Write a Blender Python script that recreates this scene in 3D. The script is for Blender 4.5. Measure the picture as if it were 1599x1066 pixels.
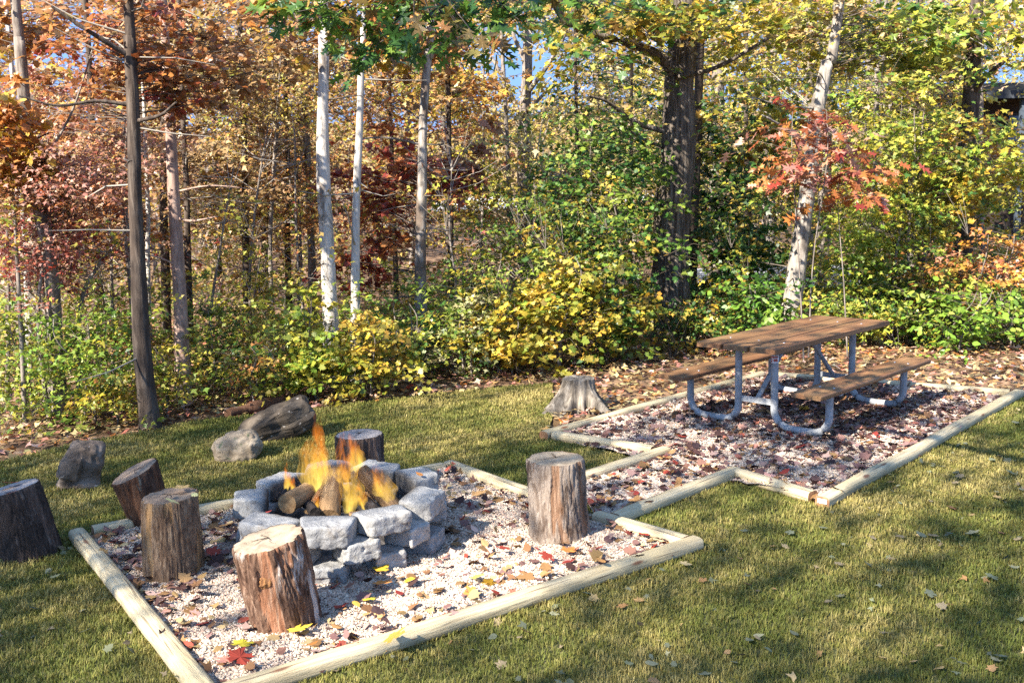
import bpy, math, random
import numpy as np
from mathutils import Matrix, Vector, noise as mnoise

for _o in list(bpy.data.objects):
    bpy.data.objects.remove(_o)
S = bpy.context.scene
COL = S.collection
R = math.radians

# ------------------------------------------------------------------ camera
IW, IH = 1599.0, 1066.0
FPX, PITCH, ROLL, EYE = 1548.48, 0.153170, 0.026295, 2.05217
_c, _s, _cr, _sr = math.cos(PITCH), math.sin(PITCH), math.cos(ROLL), math.sin(ROLL)
cam_d = bpy.data.cameras.new('camera')
cam = bpy.data.objects.new('camera', cam_d)
COL.objects.link(cam)
cam_d.sensor_width = 36.0
cam_d.lens = 36.0 * FPX / IW
cam_d.clip_start, cam_d.clip_end = 0.05, 2000
_U0 = Vector((0, _s, _c))
_Rv = Vector((1, 0, 0)) * _cr - _U0 * _sr
_Uv = Vector((1, 0, 0)) * _sr + _U0 * _cr
_F = Vector((0, _c, -_s))
cam.matrix_world = Matrix(((_Rv.x, _Uv.x, -_F.x, 0), (_Rv.y, _Uv.y, -_F.y, 0), (_Rv.z, _Uv.z, -_F.z, EYE), (0, 0, 0, 1)))
S.camera = cam

# ------------------------------------------------------------------ sun, sky, exposure
SUNV = Vector((-0.56, -0.56, 0.61)).normalized()      # towards the sun: behind the camera, to its left
sun_d = bpy.data.lights.new('sun', 'SUN')
sun_d.energy, sun_d.angle, sun_d.color = 4.6, R(0.6), (1.0, 0.94, 0.84)
sun = bpy.data.objects.new('sun', sun_d)
COL.objects.link(sun)
sun.rotation_euler = SUNV.to_track_quat('Z', 'Y').to_euler()
W = bpy.data.worlds.new('World')
S.world = W
W.use_nodes = True
_nt = W.node_tree
_bg = _nt.nodes['Background']
_sky = _nt.nodes.new('ShaderNodeTexSky')
_sky.sky_type = 'NISHITA'
_sky.sun_disc = False
_sky.sun_elevation = math.asin(SUNV.z)
_sky.sun_rotation = math.atan2(SUNV.x, SUNV.y)
_sky.air_density, _sky.dust_density, _sky.ozone_density = 1.0, 0.0, 3.0
_tc = _nt.nodes.new('ShaderNodeTexCoord')
_va = _nt.nodes.new('ShaderNodeVectorMath')
_va.inputs[1].default_value = (0, 0, .9)              # look up the deeper blue of the sky instead of the horizon haze
_vn = _nt.nodes.new('ShaderNodeVectorMath')
_vn.operation = 'NORMALIZE'
_nt.links.new(_tc.outputs['Generated'], _va.inputs[0])
_nt.links.new(_va.outputs[0], _vn.inputs[0])
_nt.links.new(_vn.outputs[0], _sky.inputs[0])
_nt.links.new(_sky.outputs[0], _bg.inputs[0])
_bg.inputs[1].default_value = 0.15
S.view_settings.view_transform = 'Standard'
S.view_settings.look = 'None'
S.view_settings.exposure = 2.0
S.view_settings.gamma = 1.0
S.render.engine = 'CYCLES'
S.cycles.max_bounces = 6
S.cycles.diffuse_bounces = 3
S.cycles.glossy_bounces = 2
S.cycles.transmission_bounces = 4
S.cycles.transparent_max_bounces = 40
S.cycles.caustics_reflective = S.cycles.caustics_refractive = False
S.cycles.use_denoising = False

# ------------------------------------------------------------------ picture -> place
def ray(px, py):
    X, Y = (px - IW / 2) / FPX, (IH / 2 - py) / FPX
    x, u = X * _cr + Y * _sr, -X * _sr + Y * _cr
    return Vector((x, _c + u * _s, -_s + u * _c))
def gp(px, py, z=0.0):
    r = ray(px, py)
    return Vector((0, 0, EYE)) + r * ((z - EYE) / r.z)
def gy(px, py, Y):
    r = ray(px, py)
    return Vector((0, 0, EYE)) + r * (Y / r.y)

# ------------------------------------------------------------------ objects
def tag(o, label=None, cat=None, group=None, kind=None):
    if label: o['label'] = label
    if cat: o['category'] = cat
    if group: o['group'] = group
    if kind: o['kind'] = kind
    return o
def empty(name, loc, label, cat, group=None, rot=(0, 0, 0)):
    o = bpy.data.objects.new(name, None)
    o.empty_display_size = 0.1
    COL.objects.link(o)
    o.location = loc
    o.rotation_euler = rot
    return tag(o, label, cat, group)
def link(name, me, parent=None, loc=None):
    o = bpy.data.objects.new(name, me)
    COL.objects.link(o)
    if parent: o.parent = parent
    if loc is not None: o.location = loc
    return o

class MB:
    """numpy mesh collector: triangles and quads, optional colour per vertex, material index per face"""
    def __init__(s):
        s.v, s.f, s.m, s.c, s.n, s.sm = [], [], [], [], 0, []
    def add(s, V, F, mat=0, col=None, smooth=False):
        V = np.asarray(V, np.float32).reshape(-1, 3)
        F = np.asarray(F, np.int32)
        s.v.append(V)
        s.f.append(F + s.n)
        s.m.append(np.full(len(F), mat, np.int32))
        s.sm.append(np.full(len(F), smooth, bool))
        s.c.append(np.tile(np.array([.5, .5, .5], np.float32), (len(V), 1)) if col is None else np.asarray(col, np.float32).reshape(-1, 3))
        s.n += len(V)
    def mesh(s, name, mats, origin=(0, 0, 0)):
        me = bpy.data.meshes.new(name)
        V = np.concatenate(s.v) - np.asarray(origin, np.float32)
        me.vertices.add(len(V))
        me.vertices.foreach_set('co', V.astype(np.float32).ravel())
        loops = np.concatenate([f.ravel() for f in s.f])
        cnt = np.concatenate([np.full(len(f), f.shape[1], np.int32) for f in s.f])
        me.loops.add(len(loops))
        me.loops.foreach_set('vertex_index', loops)
        me.polygons.add(len(cnt))
        st = np.zeros(len(cnt), np.int32)
        st[1:] = np.cumsum(cnt)[:-1]
        me.polygons.foreach_set('loop_start', st)
        me.polygons.foreach_set('material_index', np.concatenate(s.m))
        me.polygons.foreach_set('use_smooth', np.concatenate(s.sm))
        C = np.concatenate(s.c)
        a = me.color_attributes.new('tint', 'FLOAT_COLOR', 'POINT')
        a.data.foreach_set('color', np.concatenate([C, np.ones((len(C), 1), np.float32)], 1).astype(np.float32).ravel())
        for m in (mats if isinstance(mats, (list, tuple)) else [mats]):
            me.materials.append(m)
        me.update(calc_edges=True)
        me.validate()
        return me

def norm(a):
    return a / np.maximum(np.linalg.norm(a, axis=-1, keepdims=True), 1e-9)

# ------------------------------------------------------------------ materials
def newmat(name):
    m = bpy.data.materials.new(name)
    m.use_nodes = True
    nt = m.node_tree
    return m, nt, nt.nodes['Principled BSDF'], nt.nodes['Material Output']
def N(nt, typ, **kw):
    n = nt.nodes.new(typ)
    for k, v in kw.items():
        setattr(n, k, v)
    return n
def ramp(nt, cols, fac):
    r = N(nt, 'ShaderNodeValToRGB')
    e = r.color_ramp.elements
    while len(e) < len(cols): e.new(0.5)
    for el, (p, c) in zip(e, cols):
        el.position = p
        el.color = (*c, 1)
    nt.links.new(fac, r.inputs[0])
    return r.outputs[0]
def coords(nt, scale, kind='Object'):
    tc = N(nt, 'ShaderNodeTexCoord')
    mp = N(nt, 'ShaderNodeMapping')
    mp.inputs['Scale'].default_value = scale if hasattr(scale, '__len__') else (scale,) * 3
    nt.links.new(tc.outputs[kind], mp.inputs[0])
    return mp.outputs[0]
def tex_noise(nt, vec, scale, detail=6, rough=.6, dist=0.0):
    n = N(nt, 'ShaderNodeTexNoise')
    n.inputs['Scale'].default_value = scale
    n.inputs['Detail'].default_value = detail
    n.inputs['Roughness'].default_value = rough
    n.inputs['Distortion'].default_value = dist
    nt.links.new(vec, n.inputs['Vector'])
    return n.outputs['Fac']
def mix(nt, a, b, fac, mode='MIX'):
    n = N(nt, 'ShaderNodeMix', data_type='RGBA', blend_type=mode)
    for sock, val in ((n.inputs['Factor'], fac), (n.inputs[6], a), (n.inputs[7], b)):
        if hasattr(val, 'links') or isinstance(val, bpy.types.NodeSocket):
            nt.links.new(val, sock)
        elif hasattr(val, '__len__'):
            sock.default_value = (*val, 1)
        else:
            sock.default_value = val
    return n.outputs[2]
def bump(nt, bsdf, h, strength, dist):
    b = N(nt, 'ShaderNodeBump')
    b.inputs['Strength'].default_value = strength
    b.inputs['Distance'].default_value = dist
    nt.links.new(h, b.inputs['Height'])
    nt.links.new(b.outputs[0], bsdf.inputs['Normal'])
def simple(name, scale, cols, noise_scale=1.0, detail=6, rough=.85, bmp=.4, bdist=.01, spec=.25, dist=0.0, speck=None, metal=0.0):
    m, nt, b, o = newmat(name)
    v = coords(nt, scale)
    f = tex_noise(nt, v, noise_scale, detail, .62, dist)
    c = ramp(nt, cols, f)
    if speck:
        f2 = tex_noise(nt, coords(nt, speck[0]), 1.0, 3, .5)
        f2 = ramp(nt, [(speck[1], (0, 0, 0)), (min(1, speck[1] + speck[2]), (1, 1, 1))], f2)
        c = mix(nt, c, speck[3], f2)
    nt.links.new(c, b.inputs['Base Color'])
    b.inputs['Roughness'].default_value = rough
    b.inputs['Specular IOR Level'].default_value = spec
    b.inputs['Metallic'].default_value = metal
    if bmp: bump(nt, b, f, bmp, bdist)
    return m

def leaf_material(name, transl=.38, rough=.5, spec=.3):
    m, nt, b, o = newmat(name)
    at = N(nt, 'ShaderNodeAttribute', attribute_name='tint')
    nt.links.new(at.outputs['Color'], b.inputs['Base Color'])
    b.inputs['Roughness'].default_value = rough
    b.inputs['Specular IOR Level'].default_value = spec
    tr = N(nt, 'ShaderNodeBsdfTranslucent')
    nt.links.new(at.outputs['Color'], tr.inputs['Color'])
    mx = N(nt, 'ShaderNodeMixShader')
    mx.inputs[0].default_value = transl
    nt.links.new(b.outputs[0], mx.inputs[1])
    nt.links.new(tr.outputs[0], mx.inputs[2])
    nt.links.new(mx.outputs[0], o.inputs['Surface'])
    return m
M = {}
M['leaf'] = leaf_material('leaf', .4, .42, .5)
M['dry_leaf'] = leaf_material('dry_leaf', .12, .7, .2)
M['blade'] = leaf_material('grass_blade', .3, .6, .2)
def tinted(name, rough=.85, noise=None, spec=.25, amt=.35, bmp=.4, bd=.004):
    m, nt, b, o = newmat(name)
    at = N(nt, 'ShaderNodeAttribute', attribute_name='tint')
    c = at.outputs['Color']
    if noise:
        f = tex_noise(nt, coords(nt, noise), 1.0, 5, .6)
        c = mix(nt, c, ramp(nt, [(.25, (.35, .33, .32)), (.75, (1, 1, 1))], f), amt, 'MULTIPLY')
        bump(nt, b, f, bmp, bd)
    nt.links.new(c, b.inputs['Base Color'])
    b.inputs['Roughness'].default_value = rough
    b.inputs['Specular IOR Level'].default_value = spec
    return m
M['twig'] = tinted('twig', .9)
M['pebble'] = tinted('pebble', .9, 90)
def bark(name, cols, scale=(14, 14, 2.2), patch=None, bmp=.8, bd=.03):
    m, nt, b, o = newmat(name)
    v = coords(nt, scale)
    f = tex_noise(nt, v, 1.0, 8, .65, .4)
    c = ramp(nt, cols, f)
    if patch:
        f2 = tex_noise(nt, coords(nt, patch[0]), 1.0, 4, .55, .3)
        f2 = ramp(nt, [(patch[1], (0, 0, 0)), (patch[1] + patch[2], (1, 1, 1))], f2)
        c = mix(nt, c, patch[3], f2)
    nt.links.new(c, b.inputs['Base Color'])
    b.inputs['Roughness'].default_value = .95
    b.inputs['Specular IOR Level'].default_value = .15
    bump(nt, b, f, bmp, bd)
    return m
M['bark_white'] = bark('bark_white', [(.28, (.14, .115, .095)), (.42, (.42, .375, .32)), (.7, (.62, .57, .5))], (24, 24, 5), ((6, 6, 2.6), .57, .08, (.17, .14, .115)), .7, .018)
M['bark_mottled'] = bark('bark_mottled', [(.28, (.08, .062, .05)), (.46, (.25, .215, .178)), (.7, (.46, .41, .355))], (24, 24, 5), ((5, 5, 2), .48, .07, (.14, .105, .08)), .8, .02)
M['bark_pale'] = bark('bark_pale', [(.28, (.1, .085, .07)), (.46, (.27, .235, .195)), (.7, (.44, .39, .33))], (24, 24, 4), ((5, 5, 1.8), .54, .1, (.15, .125, .1)), .8, .02)
M['bark_pink'] = bark('bark_pink', [(.25, (.14, .085, .065)), (.5, (.33, .22, .17)), (.75, (.46, .34, .27))], (20, 20, 5), ((5, 5, 2), .55, .14, (.13, .085, .06)), .5, .015)
M['bark_grey'] = bark('bark_grey', [(.25, (.07, .055, .045)), (.5, (.2, .165, .135)), (.75, (.36, .31, .26))], (22, 22, 4), ((4, 4, 1.5), .55, .15, (.28, .25, .21)), .7, .018)
M['bark_dark'] = bark('bark_dark', [(.25, (.022, .016, .013)), (.5, (.075, .055, .042)), (.75, (.17, .135, .105))], (24, 24, 3.5), ((4, 4, 1.5), .6, .12, (.15, .125, .1)), .8, .02)
M['bark_oak'] = bark('bark_oak', [(.32, (.028, .022, .017)), (.5, (.125, .1, .078)), (.7, (.3, .255, .2))], (26, 26, 2.0), None, 1.0, .05)

# ------------------------------------------------------------------ leaves
def fan(out):
    """leaf outline (half, from base to tip) -> closed fan around the midrib, slightly folded"""
    h = [(x, y) for x, y in out]
    pts = h + [(x, -y) for x, y in reversed(h[1:-1])]
    V = [(.42, 0, .02)] + [(x, y, -.10 * abs(y) - .10 * max(0, x - .55)) for x, y in pts]
    n = len(pts)
    return np.array(V, np.float32), np.array([(0, 1 + i, 1 + (i + 1) % n) for i in range(n)], np.int32)
LEAF = {
    'maple_fine': fan([(0, 0), (-.03, .12), (-.1, .27), (.02, .29), (.05, .42), (.15, .35), (.26, .37), (.34, .5), (.36, .63), (.47, .55), (.6, .6), (.58, .47), (.5, .33), (.48, .2), (.63, .24), (.69, .34), (.77, .23), (.84, .17), (1, 0)]),
    'maple': fan([(0, 0), (.02, .2), (-.08, .36), (.22, .32), (.42, .62), (.52, .3), (.68, .34), (1, 0)]),
    'sweetgum': fan([(0, 0), (-.12, .32), (.2, .26), (.3, .62), (.46, .24), (1, 0)]),
    'pinoak': fan([(0, 0), (.12, .06), (.16, .3), (.26, .09), (.36, .1), (.52, .44), (.52, .12), (.68, .1), (.86, .34), (.8, .08), (1, 0)]),
    'ovate': fan([(0, 0), (.12, .2), (.4, .3), (.72, .18), (1, 0)]),
    'small': (np.array([(0, 0, 0), (.45, .3, -.05), (1, 0, -.08), (.45, -.3, -.05), (.45, 0, .04)], np.float32),
              np.array([(0, 4, 1), (1, 4, 2), (2, 4, 3), (3, 4, 0)], np.int32)),
    'star': (np.array([(0, 0, 0), (.3, .5, -.06), (.45, .16, 0), (1, 0, -.1), (.45, -.16, 0), (.3, -.5, -.06)], np.float32),
             np.array([(0, 2, 1), (0, 4, 2), (2, 4, 3), (0, 5, 4)], np.int32)),
    'flake': (np.array([(0, 0, 0), (.4, .38, -.04), (1, 0, -.06), (.5, -.34, -.04)], np.float32), np.array([(0, 1, 2), (0, 2, 3)], np.int32)),
}
PAL = {
    'g': [(.03, .085, .012), (.05, .13, .018), (.085, .18, .03), (.04, .10, .02)],
    'd': [(.02, .055, .012), (.03, .08, .014), (.045, .1, .016)],
    'l': [(.2, .34, .04), (.28, .4, .05), (.15, .27, .03)],
    'u': [(.23, .3, .035), (.34, .38, .05), (.17, .24, .03), (.42, .42, .08)],
    'y': [(.55, .45, .04), (.62, .52, .09), (.46, .34, .03), (.6, .42, .05)],
    'w': [(.55, .5, .22), (.6, .52, .3), (.48, .42, .17)],
    'o': [(.5, .3, .03), (.46, .23, .025), (.55, .33, .06)],
    'O': [(.5, .2, .05), (.57, .28, .09), (.42, .14, .03)],
    'r': [(.32, .05, .03), (.42, .1, .06), (.2, .03, .022)],
    'p': [(.62, .33, .25), (.55, .24, .17), (.68, .45, .34), (.46, .16, .1)],
    'b': [(.26, .14, .055), (.36, .21, .09), (.2, .1, .045)],
    'm': [(.2, .105, .09), (.28, .165, .14), (.14, .075, .065), (.36, .24, .2), (.24, .12, .085)],
    't': [(.38, .26, .11), (.44, .31, .15), (.32, .2, .08), (.5, .37, .18)],
    'k': [(.06, .03, .025), (.1, .045, .035), (.045, .025, .025)],
}
def palette(rng, spec, n):
    """spec like 'y5g3' -> n rows of colour"""
    opts, w = [], []
    i = 0
    while i < len(spec):
        wt = int(spec[i + 1])
        for c in PAL[spec[i]]:
            opts.append(c)
            w.append(wt / len(PAL[spec[i]]))
        i += 2
    w = np.array(w) / sum(w)
    return np.array(opts, np.float32)[rng.choice(len(opts), n, p=w)]

SUNN = np.array(SUNV)
def put_leaves(mb, tmpl, pos, d, nrm, size, col, mat=0, curl=None):
    T, F = LEAF[tmpl]
    d = norm(d)
    nrm = norm(nrm - d * (nrm * d).sum(1, keepdims=True))
    b = np.cross(nrm, d)
    s = size[:, None, None]
    cz = (np.ones(len(pos)) if curl is None else curl)[:, None, None]
    V = pos[:, None, :] + s * (T[None, :, 0:1] * d[:, None, :] + T[None, :, 1:2] * b[:, None, :] + T[None, :, 2:3] * cz * nrm[:, None, :])
    if curl is not None:
        V = V + s * cz * .25 * ((T[None, :, 0:1] - .5) ** 2 + T[None, :, 1:2] ** 2) * nrm[:, None, :]
    k = len(T)
    FF = (F[None] + (np.arange(len(pos)) * k)[:, None, None]).reshape(-1, 3)
    mb.add(V.reshape(-1, 3), FF, mat, np.repeat(col, k, axis=0))
def put_twigs(mb, P, r0, r1, col, mat=1):
    """P (n,k,3) polylines -> three-sided tapering tubes"""
    n, k = P.shape[:2]
    if n == 0: return
    t = norm(P[:, -1] - P[:, 0])
    ref = np.where(np.abs(t[:, 2:3]) > .8, np.array([[1., 0, 0]]), np.array([[0, 0, 1.]]))
    a = norm(np.cross(t, ref))
    b = np.cross(t, a)
    rad = np.linspace(0, 1, k)[None, :] * (np.asarray(r1) - np.asarray(r0))[..., None] + np.asarray(r0)[..., None]
    rad = np.broadcast_to(rad, (n, k))
    V = []
    for j in range(3):
        an = j * 2 * math.pi / 3
        V.append(P + rad[:, :, None] * (math.cos(an) * a + math.sin(an) * b)[:, None, :])
    V = np.stack(V, 2)
    idx = np.arange(n * k * 3).reshape(n, k, 3)
    F = []
    for j in range(3):
        j2 = (j + 1) % 3
        F.append(np.stack([idx[:, :-1, j], idx[:, :-1, j2], idx[:, 1:, j2], idx[:, 1:, j]], -1).reshape(-1, 4))
    mb.add(V.reshape(-1, 3), np.concatenate(F), mat, np.tile(np.asarray(col, np.float32), (n * k * 3, 1)), True)

def crown(mb, rng, c, r, ns, lps, size, pal, tmpl, stem=None, twig=(.11, .085, .065), flat=.35, up=.75, tw=.006):
    """leaf sprays in flat layers inside an ellipsoid, each on a twig that comes from the stem"""
    c, r = np.asarray(c, float), np.asarray(r, float)
    u = np.clip(rng.normal(size=(ns, 3)) * .52, -1.25, 1.25)
    o = c + u * r
    out = u.copy()
    out[:, 2] = 0
    out = norm(out + rng.normal(size=(ns, 3)) * [.45, .45, .0])
    out[:, 2] = rng.normal(size=ns) * .22
    out = norm(out)
    L = (.42 * (r[0] + r[1]) / 2) * rng.uniform(.6, 1.35, ns) + size
    side = norm(np.cross(out, [0, 0, 1.]))
    n = ns * lps
    i = np.repeat(np.arange(ns), lps)
    t = rng.random(n)
    s = rng.normal(size=n) * flat * L[i] * (1.1 - .5 * t)
    pos = o[i] + out[i] * (L[i] * (t - .4))[:, None] + side[i] * s[:, None]
    pos[:, 2] += -.22 * L[i] * t ** 2 + rng.normal(size=n) * .12 * L[i]
    d = out[i] * .8 + side[i] * (np.sign(s) * .9)[:, None] + rng.normal(size=(n, 3)) * .45
    d[:, 2] -= .45
    nr = rng.normal(size=(n, 3)) * .5 + np.array([0, 0, up]) + SUNN * .4
    base = palette(rng, pal, ns)
    col = base[i] * .5 + palette(rng, pal, n) * .5
    col = np.clip(col * rng.uniform(.7, 1.25, (n, 1)), 0, .8)
    put_leaves(mb, tmpl, pos, d, nr, size * rng.uniform(.5, 1.15, n), col, 0, rng.uniform(-.9, 2.0, n))
    if stem is not None:
        st = np.array([stem(z) for z in o[:, 2] - .35 * np.linalg.norm((o - c)[:, :2], axis=1)])
        P = np.stack([st, st * .45 + o * .55 + rng.normal(size=(ns, 3)) * .04 * L[:, None], o, o + out * L[:, None] * .55 - np.array([0, 0, .1]) * L[:, None]], 1)
        put_twigs(mb, P, np.full(ns, tw), np.full(ns, tw * .3), twig)

def tube(mb, path, radii, seg=12, mat=0, rough=0.0, seed=0.0, sc=3.0, cap=True, ridge=0):
    path = [Vector(p) for p in path]
    n = len(path)
    V = []
    for i, p in enumerate(path):
        t = (path[min(i + 1, n - 1)] - path[max(i - 1, 0)]).normalized()
        ref = Vector((1, 0, 0)) if abs(t.x) < .8 else Vector((0, 1, 0))
        a = (ref - t * ref.dot(t)).normalized()
        b = t.cross(a)
        for j in range(seg):
            an = j * 2 * math.pi / seg
            dv = a * math.cos(an) + b * math.sin(an)
            rr = radii[i]
            if rough:
                q = p + dv * rr
                rr *= 1 + rough * mnoise.fractal(Vector((q.x * sc + seed, q.y * sc, q.z * sc * .35)), 1.0, 2.0, 3)
                if ridge:
                    w = an * ridge + 1.3 * math.sin(p.z * 1.7 + seed) + 2.0 * mnoise.noise(Vector((dv.x * 2, dv.y * 2, p.z * .8 + seed)))
                    rr *= 1 + .035 * math.sin(w)
            V.append(p + dv * rr)
    F = [(i * seg + j, i * seg + (j + 1) % seg, (i + 1) * seg + (j + 1) % seg, (i + 1) * seg + j) for i in range(n - 1) for j in range(seg)]
    mb.add([tuple(v) for v in V], F, mat, None, True)
    if cap:
        for k in (0, n - 1):
            base = [V[k * seg + j] for j in range(seg)]
            cen = sum(base, Vector()) / seg
            T = [(0, 1 + j, 1 + (j + 1) % seg) if k else (0, 1 + (j + 1) % seg, 1 + j) for j in range(seg)]
            mb.add([tuple(cen)] + [tuple(v) for v in base], T, mat, None, False)

def spline(pts, n):
    """Catmull-Rom through points"""
    P = [Vector(p) for p in pts]
    P = [P[0] * 2 - P[1]] + P + [P[-1] * 2 - P[-2]]
    out = []
    for k in range(n):
        u = k / (n - 1) * (len(P) - 3)
        i = min(int(u), len(P) - 4)
        t = u - i
        a, b, c, d = P[i:i + 4]
        out.append(.5 * ((2 * b) + (c - a) * t + (2 * a - 5 * b + 4 * c - d) * t * t + (3 * b - 3 * c + d - a) * t ** 3))
    return out

# ================================================================== GROUND
def inpoly(P, poly):
    P = np.asarray(P)
    x, y = P[:, 0], P[:, 1]
    ins = np.zeros(len(P), bool)
    n = len(poly)
    for i in range(n):
        x0, y0 = poly[i][:2]
        x1, y1 = poly[(i + 1) % n][:2]
        c = ((y0 > y) != (y1 > y)) & (x < (x1 - x0) * (y - y0) / (y1 - y0 + 1e-12) + x0)
        ins ^= c
    return ins
class Field:
    """smooth 2-D random field from sinusoids, about 0..1"""
    def __init__(s, seed, wl, n=14):
        g = np.random.default_rng(seed)
        a = g.random(n) * 2 * math.pi
        k = 2 * math.pi / (wl * g.uniform(.55, 1.8, n))
        s.k = np.stack([np.cos(a) * k, np.sin(a) * k], 1)
        s.p = g.random(n) * 2 * math.pi
    def __call__(s, P):
        v = np.sin(np.asarray(P)[:, :2] @ s.k.T + s.p).sum(1) / math.sqrt(len(s.p))
        return np.clip(.5 + .42 * v, 0, 1)

BT = .09
cL, cF, cR, cB = gp(122, 822, BT), gp(325, 1072, BT), gp(1080, 836, BT), gp(705, 717, BT)
cA, cC, cD, cE = gp(857, 668, BT), gp(1290, 768, BT), gp(1590, 606, BT), gp(1190, 577, BT)
q1, q2, q3, q4 = gp(1035, 695, BT), gp(920, 732, BT), gp(965, 795, BT), gp(1145, 726, BT)
r5, r6 = gp(938, 795, BT), gp(842, 766, BT)
fire_bed = [cL, cF, cR, cB]
table_bed = [cA, cC, cD, cE]
path_bed = [q2 + (q2 - q1) * .18, q3 + (q3 - q4) * .12, q4 + (q4 - q3) * .1, q1 + (q1 - q2) * .12]
edge_px = [(-40, 735), (0, 722), (60, 706), (130, 690), (235, 673), (300, 658), (400, 648), (480, 640), (600, 624), (700, 613), (800, 603), (862, 598)]
edge = [gp(*p) for p in edge_px]
lawn_poly = [Vector((-9, 5.4, 0))] + edge + [gp(866, 640), gp(857, 672), cA, cE, cD, Vector((6.2, 9.9, 0)), Vector((9, 10.4, 0)), Vector((9, -2, 0)), Vector((-9, -2, 0))]
beds = [fire_bed, table_bed, path_bed]

def sheet(name, poly, z, mat):
    me = bpy.data.meshes.new(name)
    me.from_pydata([(p[0], p[1], z) for p in poly], [], [tuple(range(len(poly)))])
    me.materials.append(mat)
    me.update()
    return tag(link(name, me), kind='structure')

M['soil'] = simple('forest_floor', 1.0, [(.3, (.05, .028, .017)), (.45, (.13, .075, .042)), (.6, (.27, .17, .1)), (.75, (.44, .32, .22))], 5.0, 10, .9, .6, .03)
me = bpy.data.meshes.new('ground')
_n = 60
_g = [(-70 + 140 * i / _n, -12 + 115 * (j / _n) ** 1.5) for j in range(_n + 1) for i in range(_n + 1)]
def gz(x, y):
    d = max(0, y - 12.5)
    return -.03 + .10 * min(1, d / 2) * mnoise.noise(Vector((x * .4, y * .4, 0))) + .10 * max(0, y - 45)
me.from_pydata([(x, y, gz(x, y)) for x, y in _g], [], [(j * (_n + 1) + i, j * (_n + 1) + i + 1, (j + 1) * (_n + 1) + i + 1, (j + 1) * (_n + 1) + i) for j in range(_n) for i in range(_n)])
me.materials.append(M['soil'])
tag(link('ground', me), kind='structure')
sheet('ground_apron', [(-400, -400), (400, -400), (400, 400), (-400, 400)], -.6, M['soil'])

M['thatch'] = simple('thatch', 1.0, [(.3, (.05, .055, .018)), (.5, (.11, .105, .035)), (.7, (.2, .17, .07))], 30, 8, .95, .8, .02)
sheet('lawn', lawn_poly, -.004, M['thatch'])

# grass blades -----------------------------------------------------
g = np.random.default_rng(11)
P = np.stack([g.uniform(-7, 7.5, 1500000), g.uniform(2.2, 10.6, 1500000)], 1)
dist = np.hypot(P[:, 0], P[:, 1])
view = np.abs(P[:, 0]) < P[:, 1] * .62 + .6
keep = (g.random(len(P)) < np.clip((4.6 / dist) ** 1.1, 0, 1) * np.where(view, 1, .12)) & inpoly(P, lawn_poly)
for b in beds: keep &= ~inpoly(P, b)
P, dist = P[keep], dist[keep]
n = len(P)
f1, f2, f3 = Field(1, .9)(P), Field(2, .1, 24)(P), Field(3, 2.6)(P)
green, olive, straw = np.array([.125, .142, .03]), np.array([.245, .202, .055]), np.array([.41, .325, .13])
k1 = np.clip(f1 * .55 + f3 * .5 - .02 + g.normal(size=n) * .18 + (f2 - .5) * .5, 0, 1)[:, None]
col = green * (1 - k1) + olive * k1
k2 = (np.clip((f2 - .52) * .9 + (f1 - .5) * .9 + (f3 - .5) * .4 + g.normal(size=n) * .28, 0, 1))[:, None]
col = (col * (1 - k2 * .75) + straw * k2 * .75) * g.uniform(.75, 1.5, (n, 1))
H = g.uniform(.014, .031, n) * (.75 + .5 * f2)
an = g.random(n) * 2 * math.pi
lean = g.uniform(.15, 1.0, n) * H
ln = np.stack([np.cos(an), np.sin(an)], 1)
wd = np.stack([-ln[:, 1], ln[:, 0]], 1) * (.0021 * np.clip(dist / 4.2, 1, 3))[:, None]
z0 = np.zeros((n, 1)) - .004
B0, B1 = np.concatenate([P - wd, z0], 1), np.concatenate([P + wd, z0], 1)
md = np.concatenate([P + ln * (lean * .3)[:, None], (H * .62)[:, None]], 1)
M0, M1 = md.copy(), md.copy()
M0[:, :2] -= wd * .8
M1[:, :2] += wd * .8
T = np.concatenate([P + ln * lean[:, None], H[:, None]], 1)
V = np.stack([B0, B1, M1, M0, T], 1).reshape(-1, 3)
i5 = np.arange(n) * 5
mb = MB()
cc = np.repeat(col, 5, axis=0)
mb.add(V, np.stack([i5, i5 + 1, i5 + 2, i5 + 3], 1), 0, cc)
mb.f.append(np.stack([i5 + 3, i5 + 2, i5 + 4], 1).astype(np.int32))
mb.m.append(np.zeros(n, np.int32))
mb.sm.append(np.zeros(n, bool))
tag(link('grass', mb.mesh('grass', M['blade'])), kind='stuff')
print('blades', n)

# gravel -----------------------------------------------------------
def gravel_mat():
    m, nt, b, o = newmat('gravel')
    v = coords(nt, 1.0)
    vo = N(nt, 'ShaderNodeTexVoronoi')
    vo.inputs['Scale'].default_value = 95
    nt.links.new(v, vo.inputs['Vector'])
    sp = N(nt, 'ShaderNodeSeparateColor')
    nt.links.new(vo.outputs['Color'], sp.inputs[0])
    c = ramp(nt, [(.1, (.19, .14, .115)), (.4, (.4, .3, .24)), (.7, (.52, .41, .33)), (.95, (.62, .53, .44))], sp.outputs[0])
    nt.links.new(c, b.inputs['Base Color'])
    b.inputs['Roughness'].default_value = .95
    bump(nt, b, vo.outputs['Distance'], .9, .012)
    return m
M['gravel'] = gravel_mat()
GF1, GF2 = Field(21, .7), Field(22, .16)
def gh(P):
    P = np.atleast_2d(P)
    return .022 + .03 * (GF1(P) - .4) + .014 * (GF2(P) - .5)
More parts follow.
